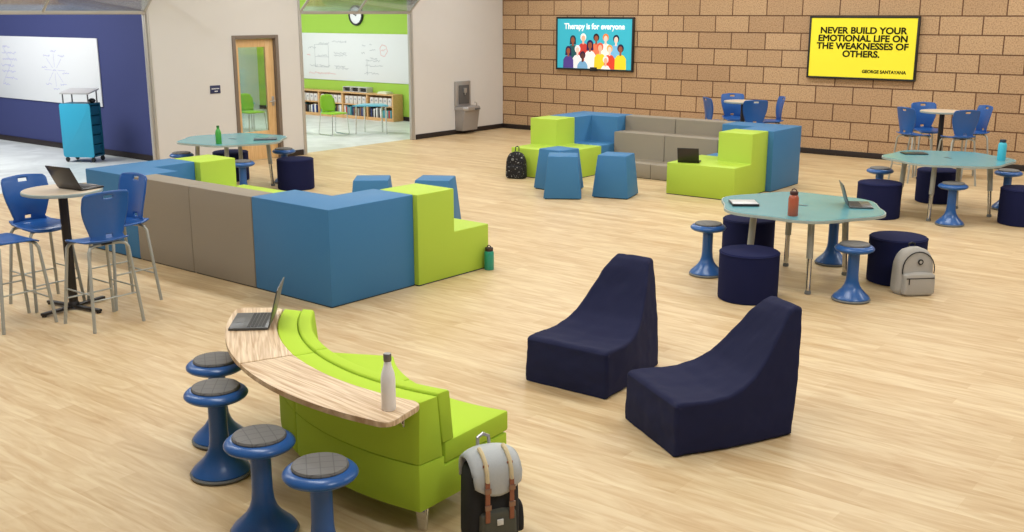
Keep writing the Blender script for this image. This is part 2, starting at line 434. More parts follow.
m.tube([(xb+.01, 12.01, 1.0), (xb+.055, 12.01, 1.0), (xb+.06, 11.90, 1.0)], .011); m.build('door_handle', M_STEEL, d1)
# room sign
sg = thing('room_sign', 'small navy room sign with two lines of tiny white text beside the wooden door', 'sign', (XW, 10.776, 1.27))
MB().box((0, -.1, -.065), (.012, .1, .065), .004).build('plate', mat('navy_sign', (36, 44, 86), .5), sg)
m = MB()
for y0, y1, z in ((-.075, .075, .012), (-.02, .045, -.03)):
    k = y0
    while k < y1:
        wd = random.uniform(.012, .03); m.box((.012, k, z-.008), (.0135, min(y1, k+wd), z+.008)); k += wd+.006
m.build('lettering', mat('white_print', (230, 232, 236), .6), sg, smooth=0)

# drinking fountain
f = thing('drinking_fountain', 'grey steel drinking fountain with bottle filler hanging on the beige wall near the corner', 'drinking fountain', (XW+.004, 17.1, 0))
MB().box((0, -.34, .585), (.06, .13, 1.1), .012).build('filler_panel', M_STEEL, f)
MB().box((.066, -.27, .63), (.078, .06, 1.02), .004).build('filler_recess', M_STEELD, f)
MB().box((.078, -.14, .86), (.12, -.06, .96), .01).tube([(.1, -.1, .87), (.1, -.1, .82)], .012).build('filler_spout', M_STEEL, f)
m = MB()
m.prism([(-.34, .0), (.2, .0), (.2, .24), (.12, .32), (-.26, .32), (-.34, .24)][::-1], .50, .585, .02)
for v in m.bm.verts: v.co = Vector((v.co.y, v.co.x, v.co.z))
m.build('basin', M_STEEL, f)
m = MB(); m.prism([(0, .08), (.20, .08), (.27, .50), (0, .50)], -.32, .17, .008, axis='y')
m.build('body', mat('grey_fountain_body', (158, 152, 148), .5, metal=.2, noise=.03), f)
MB().tube([(.24, .1, .58), (.24, .1, .65), (.2, .08, .66)], .012).build('bubbler', M_CHROME, f)
MB().box((.27, -.05, .51), (.335, .12, .55), .01).build('push_bar', M_STEELD, f)

# ---------------------------------------------------------------- screens on the block wall
def screen(name, label, x0, x1, z0, z1, mface):
    t = thing(name, label, 'screen', ((x0+x1)/2, YW, (z0+z1)/2))
    W_, H_ = (x1-x0)/2, (z1-z0)/2
    m = MB(); b = .035
    m.box((-W_, -.07, -H_), (W_, -.01, -H_+b), .006); m.box((-W_, -.07, H_-b), (W_, -.01, H_), .006)
    m.box((-W_, -.07, -H_+b), (-W_+b, -.01, H_-b), .006); m.box((W_-b, -.07, -H_+b), (W_, -.01, H_-b), .006)
    m.box((-W_+.2, -.02, -H_+.2), (W_-.2, -.0, H_-.2))
    m.build('bezel', M_BLKP, t)
    MB().box((-W_+b, -.058, -H_+b), (W_-b, -.02, H_-b)).build('display', mface, t, smooth=0)
    return t, W_, H_
def emat(name, rgb, e=.34): return mat(name, rgb, .5, emit=e, spec=.2)
ty, W_, H_ = screen('wall_screen', 'wide black framed screen on the block wall showing a bright yellow quote in black capitals', -7.60, -5.68, 1.365, 2.445, emat('lit_yellow', (232, 219, 56), .3))
mk = emat('lit_black', (28, 26, 10), .02)
rotX = (R(90), 0, 0)
for i, s in enumerate(('NEVER BUILD YOUR', 'EMOTIONAL LIFE ON', 'THE WEAKNESSES OF', 'OTHERS.')):
    text_mesh('quote_lettering', s, .152, mk, ty, (0.0, -.060, .29-.133*i), rotX, bold=.005, xs=(1.1, 1.08, 1.09, 1.1)[i])
text_mesh('author_lettering', 'GEORGE SANTAYANA', .075, mk, ty, (.42, -.060, -.40), rotX, bold=.0025, xs=1.0)
tt, W_, H_ = screen('wall_screen', 'black framed screen on the block wall showing illustrated people under white words on turquoise', -13.14, -11.25, 1.34, 2.415, emat('lit_turquoise', (62, 178, 200)))
text_mesh('poster_lettering', 'Therapy is for everyone', .165, emat('lit_white', (245, 250, 250)), tt, (0, -.060, .345), rotX, bold=.005, xs=.92)
MB().box((-.07, -.09, -.55), (.09, -.02, -.47), .01).build('camera_module', M_BLKP, tt)
SK = {'brown': (150, 84, 60), 'light': (236, 178, 150), 'dark': (92, 56, 50), 'pink': (240, 205, 190)}
people = [  # x, head z, scale, skin, hair, top, back row
    (-.52, .08, 1, 'brown', (44, 62, 72), (40, 88, 92)), (-.26, .12, 1, 'light', (240, 240, 236), (200, 66, 56)), (.06, .12, 1, 'brown', (40, 28, 38), (232, 120, 84)),
    (.29, .12, 1, 'pink', (232, 130, 60), (238, 238, 232)), (.54, .10, 1, 'pink', (30, 34, 60), (120, 184, 226)),
    (-.40, -.12, 1, 'pink', (240, 236, 240), (236, 236, 240)), (-.09, -.02, 1.1, 'brown', (46, 34, 84), (238, 236, 236)), (.16, -.07, 1.1, 'light', (224, 92, 66), (240, 208, 48)),
    (.39, -.10, 1, 'pink', (238, 170, 90), (222, 72, 50)), (.65, -.09, 1.05, 'brown', (36, 40, 66), (240, 214, 52)),
    (-.63, -.14, 1, 'brown', (42, 34, 82), (84, 66, 140)), (-.27, -.24, 1, 'dark', (60, 38, 60), (120, 170, 208)), (.30, -.32, .95, 'light', (236, 232, 232), (238, 236, 236))]
for i, (x, z, s, sk, hair, top) in enumerate(people):
    y = -.0585 - .0003*i
    m = MB(); zb = -H_+.038
    def disc(cx, cz, rx, rz_, mi, yy):
        m.prism([(cx+rx*math.cos(2*math.pi*k/16), cz+rz_*math.sin(2*math.pi*k/16)) for k in range(16)], yy, yy+.002, mi=mi, axis='y')
    bw = .125*s
    zt = z-.13*s
    poly = [(x-bw*1.05, zb), (x+bw*1.05, zb), (x+bw, zt-.06), (x+bw*.6, zt+.005), (x, zt+.03), (x-bw*.6, zt+.005), (x-bw, zt-.06)]
    m.prism(poly, y, y+.002, mi=2, axis='y')
    disc(x, z+.012*s, .072*s, .078*s, 1, y-.0001)
    if i in (0, 6, 10): m.prism([(x-.08*s, z-.1*s), (x+.08*s, z-.1*s), (x+.07*s, z+.03), (x-.07*s, z+.03)], y-.0001, y+.0018, mi=1, axis='y')
    m.prism([(x-.022, zt), (x+.022, zt), (x+.022, z), (x-.022, z)], y-.00015, y+.0018, mi=0, axis='y')
    disc(x, z-.012*s, .047*s, .062*s, 0, y-.0002)
    m.build('illustrated_figure', [emat('lit_skin_'+sk, SK[sk]), emat('lit_h%d%d%d' % hair, hair), emat('lit_t%d%d%d' % top, top)], tt, smooth=0)

# whiteboards
def strokes(m, pts, r=.006):
    for a, b_ in zip(pts, pts[1:]):
        a, b_ = Vector(a), Vector(b_)
        if (a-b_).length < 1e-4: continue
        d = (b_-a).normalized(); n = Vector((-d.y, d.x))*r
        m.prism([(a-n)[:], (b_-n)[:], (b_+n)[:], (a+n)[:]], -.0015, .0, axis='y')
def scrib(m, x, z, wd, h=.035):
    pts = []; k = 0
    while k < wd:
        pts.append((x+k, z+random.uniform(-h, h)*.5)); k += random.uniform(.012, .03)
    if len(pts) > 1: strokes(m, pts, .004)
wb = thing('whiteboard', 'long whiteboard with faint purple diagrams on the royal blue wall behind the teal cart', 'whiteboard', (-19.6, 10.42, 1.46))
MB().box((-2.9, -.024, -.6), (2.18, -.004, .6), .004).build('board', M_WB, wb)
def off(o, y): o.location.y = y; return o
m = MB(); cx, cz = .68, .0
for a in range(0, 360, 45):
    x1, z1 = cx+.36*math.cos(R(a)), cz+.30*math.sin(R(a))
    strokes(m, [(cx+.1*math.cos(R(a)), cz+.06*math.sin(R(a))), (x1, z1)], .003); scrib(m, x1-.1, z1+(.05 if z1 > 0 else -.05), .22)
scrib(m, cx-.07, cz, .14)
for k in range(7): scrib(m, -1.35+random.uniform(0, .2), .4-.12*k, random.uniform(.25, .6), .05)
strokes(m, [(-1.3, -.3), (-.9, .1), (-1.2, .4)], .003)
off(m.build('marker_writing', mat('purple_marker', (170, 170, 212), .7), wb, smooth=0), -.024)
wb = thing('whiteboard', 'long whiteboard with red and grey notes on the lime wall above the bookcase', 'whiteboard', (-19.2, 18.16, 1.43))
MB().box((-2.4, -.024, -.56), (2.02, -.004, .58), .004).build('board', M_WB, wb)
m = MB()
strokes(m, [(-1.25, -.25), (-1.25, .3), (-.75, .3), (-.75, -.25), (-1.25, -.25)], .004)
strokes(m, [(-1.25, .0), (-.75, .0)], .004)
for x, z, l in ((-1.5, .22, .3), (-1.1, .33, .4), (-1.15, .03, .35), (-1.45, -.22, .3), (-1.1, -.22, .4), (-.6, .38, .5), (-.55, .1, .45), (-.55, .05, .45), (-.55, -.22, .4), (-.5, -.27, .45),
                (.45, .3, .12), (.7, .33, .1), (.42, .12, .12), (.7, .2, .2), (.7, .0, .25), (.55, -.05, .5), (.55, -.17, .6), (.5, -.35, .5)): scrib(m, x, z, l, .05)
strokes(m, [(.6, -.05), (.6, -.4)], .004)
off(m.build('marker_writing', mat('grey_marker', (160, 164, 172), .7), wb, smooth=0), -.024)
m = MB(); scrib(m, -1.5, -.4, 1.0, .05); scrib(m, -1.55, .05, .15, .05)
strokes(m, [(1.08, .08), (1.05, .25), (1.12, .33), (1.25, .3), (1.3, .18), (1.2, .06), (1.08, .08)], .005); scrib(m, 1.1, .2, .14, .06)
off(m.build('red_writing', mat('red_marker', (218, 140, 140), .7), wb, smooth=0), -.024)
# clock
ck = thing('wall_clock', 'round wall clock with black rim and white face high on the lime wall', 'clock', (-18.93, 18.16, 2.44))
rm = Matrix.Rotation(R(90), 4, 'X')
MB().lathe([(.235, 0), (.245, .03), (.235, .05), (.2, .05), (.2, .02), (.0, .02)], 32, mat4=rm).build('rim', M_BLKP, ck)
MB().lathe([(.2, .02), (.2, .03), (0, .03)], 32, mat4=rm).build('face', mat('clock_face', (240, 242, 245), .5), ck)
m = MB(); m.box((-.008, -.035, -.02), (.008, -.031, .15), rot=Matrix.Rotation(R(35), 3, 'Y'), piv=(0, -.033, 0)); m.box((-.01, -.035, -.02), (.01, -.031, .1), rot=Matrix.Rotation(R(-70), 3, 'Y'), piv=(0, -.033, 0))
m.build('hands', M_BLKP, ck)

# ---------------------------------------------------------------- bookcase, trays and books
bays = [(-17.46, -18.31), (-18.31, -19.17), (-19.17, -20.02), (-20.02, -20.88)]
bc = thing('bookcase', 'low beech bookcase with two rows of open bays along the lime wall', 'bookcase', (-17.44, 17.8, 0))
def L2(x): return x+17.44
m = MB(); m.box((L2(-20.9), 0, .6), (0, .34, .625), .003); m.build('top_panel', M_SHELF, bc)
m = MB(); m.box((L2(-20.9), 0.01, 0), (-.02, .33, .07), .003); m.build('bottom_panel', M_SHELF, bc)
m = MB(); m.box((L2(-20.9), .31, .07), (-.02, .33, .6)); m.build('back_panel', M_SHELF, bc, smooth=0)
for x in (-17.46, -18.31, -19.17, -20.02, -20.88): MB().box((L2(x)-.02, .005, 0), (L2(x)+.02, .34, .6), .003).build('divider', M_SHELF, bc)
for a, b_ in bays: MB().box((L2(b_)+.02, .02, .33), (L2(a)-.02, .31, .35), .002).build('shelf', M_SHELF, bc)
bookcols = {'red': (176, 60, 56), 'navy': (44, 56, 110), 'white': (228, 228, 224), 'black': (38, 36, 40), 'brown': (120, 84, 60), 'grey': (150, 152, 150), 'teal': (70, 140, 150)}
names = ('rightmost bay', 'second bay from the right', 'third bay from the right', 'leftmost bay')
ORD = ('first', 'second', 'third', 'fourth', 'fifth', 'sixth', 'seventh', 'eighth', 'ninth', 'tenth', 'eleventh', 'twelfth', 'thirteenth', 'fourteenth', 'fifteenth', 'sixteenth', 'seventeenth', 'eighteenth')
bproto = {}
for bi, (a, b_) in enumerate(bays):
    x = b_+.035; nb = 0
    while x < a-.09:
        c = random.choice(list(bookcols)); wdt = random.uniform(.03, .055); h = random.uniform(.17, .235); dp = random.uniform(.15, .2)
        if c not in bproto:
            m = MB(); m.box((0, 0, 0), (.04, .18, .2), .004, mi=0); m.box((.005, .012, .004), (.035, .184, .196), mi=1)
            o = m.build('book', [mat('cover_'+c, bookcols[c], .6), mat('pages', (235, 230, 215), .8)]); bproto[c] = o
        else:
            o = bproto[c].copy(); COL.objects.link(o)
        o.location = (x, 17.84, .07); o.scale = (wdt/.04, dp/.18, h/.2)
        o['category'] = 'book'; o['label'] = '%s book, %s from the left, bottom shelf of the bookcase, %s' % (c, ORD[nb], names[bi]); o['group'] = 'books on the bottom shelf'; nb += 1
        x += wdt+.004
        if random.random() < .12: x += .04
fp = None
for bi, (a, b_) in enumerate(bays):
    for k in range(5):
        x = b_+.06+k*.148
        if fp is None:
            m = MB(); m.box((0, 0, 0), (.12, .2, .19), .006); fp = m.build('magazine_box', mat('off_white_card', (214, 208, 202), .7, noise=.05), None)
            m = MB(); m.box((.035, -.003, .1), (.085, .002, .14)); m.build('label_patch', mat('grey_print', (160, 160, 165), .7), fp, smooth=0); o = fp
        else: o = copy_tree(fp)
        o.location = (x, 17.85, .35)
        o['category'] = 'box'; o['label'] = 'off white box, %s from the left, upper bookcase shelf, %s' % (ORD[k], names[bi]); o['group'] = 'magazine boxes on the upper shelf'
for k, (x, lb) in enumerate(((-19.55, 'leftmost'), (-19.27, 'middle'), (-18.99, 'rightmost'))):
    t = thing('storage_tray', 'grey plastic tray with dark opening on top of the bookcase, %s of three' % lb, 'tray', (x+.27, 17.95, .625), 0, 'grey trays on the bookcase')
    m = MB(); m.box((0, 0, 0), (.26, .22, .012)); m.box((0, 0, .11), (.26, .22, .122)); m.box((0, 0, .012), (.012, .22, .11)); m.box((.248, 0, .012), (.26, .22, .11)); m.box((.012, .2, .012), (.248, .22, .11))
    m.build('casing', mat('light_grey_tray', (205, 206, 204), .5), t, smooth=0)
    MB().box((.05, .03, .02), (.21, .18, .09), .01).build('insert', M_BLKP, t)
m = MB(); m.box((0, 0, 0), (.32, .22, .03), .004); m.box((.02, .01, .03), (.28, .21, .05), .004)
o = m.build('paper_stack', mat('cream_paper', (232, 234, 205), .8)); o.location = (-18.05, 17.9, .625); o['category'] = 'paper'; o['label'] = 'low stack of cream paper lying on the right end of the bookcase'

# ---------------------------------------------------------------- classroom tables and lime chairs beyond the wall
def class_table(loc, rz, label):
    t = thing('classroom_table', label, 'table', loc, rz, 'blue topped tables in the green classroom')
    MB().prism([(-.38, -.24), (.38, -.24), (.22, .24), (-.22, .24)], .58, .61, .008).build('table_top', mat('sky_blue_laminate', (96, 180, 208), .35), t)
    for x, y in ((-.31, -.19), (.31, -.19), (-.18, .18), (.18, .18)):
        MB().tube([(x, y, .58), (x*1.05, y*1.05, .0)], .016).build('leg', M_CHROME, t)
    return t
class_table((-16.15, 15.85, 0), 38, 'blue topped table with chrome legs in the green classroom, seen right of the lime chair')
class_table((-17.6, 14.75, 0), 38, 'blue topped table in the green classroom, cut off by the opening edge')
class_table((-18.9, 14.55, 0), 38, 'blue topped table in the green classroom seen through the glass of the door')
def shell_pts(): pass
def lime_chair():
    t = thing('sled_chair', 'x', 'chair')
    m = MB(); prof = [(-.2, .62), (-.205, .72), (-.18, .8)]
    g = []
    for i in range(9):
        s = i/8; z = .47+.36*s; hw = .2-.02*s if s > .15 else .17; row = []
        for j in range(9):
            u = j/8*2-1; row.append(m.bm.verts.new((-.2-.06*s+.03*u*u, u*hw*(1 if s < .85 else 1-.15*(u*u)), z-(.03*u*u if s > .85 else 0))))
        g.append(row)
    for i in range(8):
        for j in range(8): m.bm.faces.new((g[i][j], g[i][j+1], g[i+1][j+1], g[i+1][j]))
    o = m.build('backrest', M_GREEN2, t); sd = o.modifiers.new('s', 'SOLIDIFY'); sd.thickness = .012
    m = MB(); m.prism(rrect(-.2, -.21, .22, .21, .06), .44, .465, .008); m.build('seat', M_GREEN2, t)
    for s in (-1, 1):
        MB().tube([(.2, s*.19, .44), (.22, s*.22, .03), (.2, s*.22, .012), (-.2, s*.22, .012), (-.24, s*.22, .03), (-.2, s*.19, .44), (-.22, s*.15, .5)], .010).build('sled_leg', M_CHROME, t)
    return t
lc = lime_chair(); u = [False]
place(lc, u, (-16.58, 15.15, 0), -5, 'lime plastic chair on chrome sled legs in front of the bookcase in the green classroom', 'lime chairs in the green classroom')
place(lc, u, (-18.15, 14.25, 0), -5, 'lime plastic chair seen through the glass of the wooden door', 'lime chairs in the green classroom')

# ---------------------------------------------------------------- teal cart
ct = thing('mobile_cart', 'tall teal storage cart on black casters with tilted white top by the blue wall', 'cart', (-16.97, 9.72, 0), 28); ct.scale = (.86, .8, 1)
m = MB(); m.prism(rrect(-.33, .09, .33, 1.0, .04), -.235, -.21, .004, axis='y'); m.build('front_panel', M_TEAL, ct)
m = MB(); m.box((-.33, -.21, .09), (-.30, .22, 1.0), .006); m.box((-.3, -.21, .09), (.31, .22, .12), .004); m.box((-.3, -.21, .97), (.31, .22, 1.0), .004); m.box((-.3, .19, .12), (.31, .22, .97))
m.build('carcass', M_TEALD, ct)
for k in range(5): MB().box((-.29, -.2, .14+.165*k), (.3, .18, .29+.165*k), .01).build('storage_bin', M_TEALD, ct)
for x, y in ((-.28, -.18), (.28, -.18), (-.28, .18), (.28, .18)):
    m = MB(); m.lathe([(0, -.015), (.042, -.015), (.045, 0), (.042, .015), (0, .015)], 16, mat4=Matrix.Translation((x, y, .045)) @ Matrix.Rotation(R(90), 4, 'X'))
    m.box((x-.02, y-.02, .06), (x+.02, y+.02, .09), .003); m.build('caster', M_BLKP, ct)
for x, y in ((-.27, -.17), (.27, -.17), (-.27, .17), (.27, .17)):
    MB().tube([(x, y, 1.0), (x, y, 1.16 + (.05 if y > 0 else 0))], .014).build('post', M_STEELD, ct)
MB().box((-.31, -.22, 1.185), (.31, .22, 1.21), .006, rot=Matrix.Rotation(R(8), 3, 'X')).build('lectern_top', mat('white_cart_top', (186, 184, 184), .4), ct)
m = MB(); m.sphere((.25, .02, 1.04), .07, (1, 1, .6)); m.build('dark_handle', M_BLKP, ct)

# ---------------------------------------------------------------- modular seating blocks
HB, HS = .87, .45
def height_block(xs, ys, hs, zb, bev=.012):
    """closed block from a grid of cells with their own heights (0 = no cell)"""
    m = MB(); bm = m.bm; V = {}
    zl = sorted(set([zb]+[h for r in hs for h in r if h]))
    def v(x, y, z):
        k = (round(x, 4), round(y, 4), round(z, 4))
        if k not in V: V[k] = bm.verts.new((x, y, z))
        return V[k]
    nx, ny = len(xs)-1, len(ys)-1
    def H(i, j): return hs[j][i] if 0 <= i < nx and 0 <= j < ny else 0
    for i in range(nx):
        for j in range(ny):
            h = H(i, j)
            if not h: continue
            x0, x1, y0, y1 = xs[i], xs[i+1], ys[j], ys[j+1]
            bm.faces.new((v(x0, y0, h), v(x1, y0, h), v(x1, y1, h), v(x0, y1, h)))
            bm.faces.new((v(x0, y1, zb), v(x1, y1, zb), v(x1, y0, zb), v(x0, y0, zb)))
            for di, dj, p, q in ((1, 0, (x1, y0), (x1, y1)), (-1, 0, (x0, y1), (x0, y0)), (0, 1, (x1, y1), (x0, y1)), (0, -1, (x0, y0), (x1, y0))):
                g = max(H(i+di, j+dj), zb)
                for za, zc in zip(zl, zl[1:]):
                    if za >= g-1e-6 and zc <= h+1e-6: bm.faces.new((v(*p, za), v(*q, za), v(*q, zc), v(*p, zc)))
    bmesh.ops.dissolve_limit(bm, angle_limit=R(1), verts=list(bm.verts), edges=list(bm.edges))
    bm.normal_update()
    es = [e for e in bm.edges if len(e.link_faces) == 2 and e.calc_face_angle(0) > R(30)]
    bmesh.ops.bevel(bm, geom=es, offset=bev, segments=2, affect='EDGES', profile=.5)
    return m
NEAR = (Vector((-6.64, 5.96, 0)), -1.8); FAR = (Vector((-9.07, 13.95, 0)), 0)
def unit_thing(name, label, cx, cy, group):
    p, a = NEAR if cy < 9 else FAR
    if cy < 9 and cx < -7.7: a = -.6
    q = Matrix.Rotation(R(a), 3, 'Z') @ (Vector((cx, cy, 0))-p) + p
    return thing(name, label, 'modular seat', q, a, group)
def block_unit(name, kind, x0, y0, x1, y1, sx, sy, mt, label, group):
    """sx, sy point to the outer back corner of the square footprint"""
    hx, hy = (x1-x0)/2-.001, (y1-y0)/2-.001
    t = unit_thing(name, label, (x0+x1)/2, (y0+y1)/2, group)
    lo, hi = (HS, HB) if kind == 'end' else (HB, HS)     # the odd quarter: tall on an end unit, low on a corner unit
    cell = (sx, sy) if kind == 'end' else (-sx, -sy)
    hs = [[hi if (1 if i else -1, 1 if j else -1) == cell else lo for i in (0, 1)] for j in (0, 1)]
    height_block([-hx, 0, hx], [-hy, 0, hy], hs, .008).build('cushion', mt, t)
    MB().box((-hx+.006, -hy+.006, 0), (hx-.006, hy-.006, .008)).build('underside', M_SEAM, t, smooth=0)
    return t
def bleacher(x0, x1, yb, d, label, group):
    """d = direction the tiers step down"""
    t = unit_thing('tiered_bench', label, (x0+x1)/2, yb, group)
    h = (x1-x0)/2-.002
    ys = [.003*d, .27*d, .60*d, 1.0*d]; hh = [HB, .64, .23]
    if d < 0: ys = ys[::-1]; hh = hh[::-1]
    height_block([-h, h], ys, [[z] for z in hh], .008).build('cushion', M_GREY, t)
    y = sorted((.02*d, .98*d)); MB().box((-h+.015, y[0], 0), (h-.015, y[1], .012)).build('underside', M_SEAM, t, smooth=0)
    return t
GN = 'near seating cluster beside the round high table'; GF = 'far seating cluster by the block wall'
block_unit('corner_seat', 'corner', -7.70, 5.95, -6.63, 6.97, 1, -1, M_BLUE, 'blue corner seat block of the near cluster, closest to the curved sofa', GN)
block_unit('corner_seat', 'corner', -10.53, 5.97, -9.60, 7.03, -1, -1, M_BLUE, 'blue corner seat block of the near cluster, behind the round high table', GN)
block_unit('step_seat', 'end', -7.60, 6.97, -6.58, 7.97, 1, -1, M_LIME, 'lime stepped seat block of the near cluster with the teal bottle beside it', GN)
block_unit('step_seat', 'end', -10.48, 7.03, -9.46, 8.0, -1, -1, M_LIME, 'lime stepped seat block of the near cluster in front of the left flower table', GN)
bleacher(-8.66, -7.70, 5.965, 1, 'taupe tiered bench of the near cluster, next to the front blue corner', GN)
bleacher(-9.60, -8.66, 5.965, 1, 'taupe tiered bench of the near cluster, behind the tall blue chairs', GN)
block_unit('corner_seat', 'corner', -10.13, 13.95, -9.12, 14.95, -1, 1, M_BLUE, 'blue corner seat block of the far cluster, left end', GF)
block_unit('corner_seat', 'corner', -7.27, 13.97, -6.21, 14.95, 1, 1, M_BLUE, 'blue corner seat block of the far cluster, right end', GF)
block_unit('step_seat', 'end', -10.13, 12.95, -9.09, 13.95, -1, 1, M_LIME, 'lime stepped seat block of the far cluster behind the three blue ottomans', GF)
block_unit('step_seat', 'end', -7.34, 12.95, -6.29, 13.97, 1, 1, M_LIME, 'lime stepped seat block of the far cluster with the open black laptop on it', GF)
bleacher(-9.12, -8.19, 14.95, -1, 'taupe tiered bench of the far cluster, left of two', GF)
bleacher(-8.19, -7.27, 14.95, -1, 'taupe tiered bench of the far cluster, right of two', GF)

# tapered ottomans
m = MB(); HO = .59
a, b_ = .262, .205
v = [m.bm.verts.new(p) for p in ((-a, -a, 0.012), (a, -a, 0.012), (a, a, 0.012), (-a, a, 0.012), (-b_, -b_, HO), (b_, -b_, HO), (b_, b_, HO), (-b_, b_, HO))]
for f in ((3, 2, 1, 0), (4, 5, 6, 7), (0, 1, 5, 4), (1, 2, 6, 5), (2, 3, 7, 6), (3, 0, 4, 7)): m.bm.faces.new([v[i] for i in f])
bmesh.ops.bevel(m.bm, geom=list(m.bm.edges), offset=.012, segments=2, affect='EDGES', profile=.5)
ot = thing('ottoman', 'x', 'ottoman'); m.build('cushion', M_BLUE, ot)
MB().box((-.24, -.24, 0), (.24, .24, .012)).build('underside', M_SEAM, ot, smooth=0)
u = [False]
for x, y, rz, lb in ((-8.36, 11.86, 34, 'front one of the three by the far cluster'), (-7.81, 12.36, 15, 'right one of the three by the far cluster'), (-8.80, 12.38, -7, 'rear one of the three by the far cluster, half hidden'),
                     (-8.94, 8.74, 40, 'left one of two behind the near cluster'), (-8.34, 9.2, 30, 'right one of two behind the near cluster')):
    place(ot, u, (x, y, 0), rz, 'blue tapered square ottoman, '+lb, 'blue tapered ottomans')

# ---------------------------------------------------------------- navy lounge chairs
def lounge():
    t = thing('lounge_chair', 'x', 'lounge chair')
    m = MB()
    # side outline (depth s, height z): seat line from front to crest, each with half width
    top = [(0.0, .30, .322), (.02, .322, .325), (.12, .322, .328), (.24, .318, .325), (.35, .325, .315), (.46, .355, .298), (.56, .41, .27), (.65, .50, .238), (.73, .60, .208), (.80, .69, .178), (.855, .75, .155), (.905, .77, .145), (.955, .755, .14)]
    bot = [(0.0, .0, .335), (.03, .0, .335), (.12, 0, .335), (.24, 0, .335), (.35, 0, .332), (.44, 0, .326), (.52, 0, .318), (.58, 0, .31), (.64, 0, .302), (.70, 0, .294), (.76, 0, .286), (.80, 0, .28), (.84, 0, .27)]
    nu = 8; nz = 8
    rows = []
    for (s, z, hw), (sb, zb, hb) in zip(top, bot):
        ring = []
        # left side bottom->top, top left->right, right side top->bottom
        for k in range(nz):
            q = k/nz; ring.append((-(hb+(hw-hb)*q**1.25), sb+(s-sb)*q, zb+(z-zb)*q))
        for k in range(nu+1):
            x = -hw+2*hw*k/nu; dip = .018*math.cos(x/hw*math.pi/2) if .05 < s < .8 else 0
            ring.append((x, s, z-dip))
        for k in range(nz-1, -1, -1):
            q = k/nz; ring.append((hb+(hw-hb)*q**1.25, sb+(s-sb)*q, zb+(z-zb)*q))
        rows.append([m.bm.verts.new(p) for p in ring])
    for A, B in zip(rows, rows[1:]):
        for k in range(len(A)-1): m.bm.faces.new((A[k], A[k+1], B[k+1], B[k]))
        m.bm.faces.new((A[0], B[0], B[-1], A[-1]))
    # front and rear panels as grids between the sides
    for row, flip in ((rows[0], 0), (rows[-1], 1)):
        n = nz
        L_ = row[:n+1]; Rr = row[n+nu:][::-1]       # bottom->top on both sides
        tp = row[n:n+nu+1]
        grid = []
        for i in range(n):
            a_, b2 = L_[i].co, Rr[i].co; g_ = [L_[i]]
            for k in range(1, nu):
                p = a_.lerp(b2, k/nu)
                bulge = (.014 if flip else -.014)*math.sin(math.pi*k/nu)*math.sin(math.pi*min(1, i/n+.1))
                g_.append(m.bm.verts.new((p.x, p.y+bulge, p.z)))
            g_.append(Rr[i]); grid.append(g_)
        grid.append(list(tp))
        for i in range(n):
            for k in range(nu): m.bm.faces.new((grid[i][k], grid[i][k+1], grid[i+1][k+1], grid[i+1][k]))
        if True:
            pass
    bmesh.ops.recalc_face_normals(m.bm, faces=m.bm.faces)
    o = m.build('upholstery', M_NAVY, t, smooth=75)
    # crease the hard outline so subdivision keeps the corners
    bv = o.modifiers.new('bevel', 'BEVEL'); bv.width = .035; bv.segments = 3; bv.limit_method = 'ANGLE'; bv.angle_limit = R(42)
    ds = bpy.data.textures.new('wrinkle', 'CLOUDS'); ds.noise_scale = .14
    sb = o.modifiers.new('sub', 'SUBSURF'); sb.levels = 2; sb.render_levels = 2; sb.subdivision_type = 'SIMPLE'
    dm = o.modifiers.new('wr', 'DISPLACE'); dm.texture = ds; dm.strength = .018; dm.mid_level = .5
    return t
lg = lounge(); u = [False]
place(lg, u, (-3.87, 5.54, .004), 2, 'navy scoop lounge chair with tall narrow back, the left of two side by side', 'navy lounge chairs')
place(lg, u, (-2.998, 5.182, .004), -32, 'navy scoop lounge chair with tall narrow back, the right and nearer of two', 'navy lounge chairs')

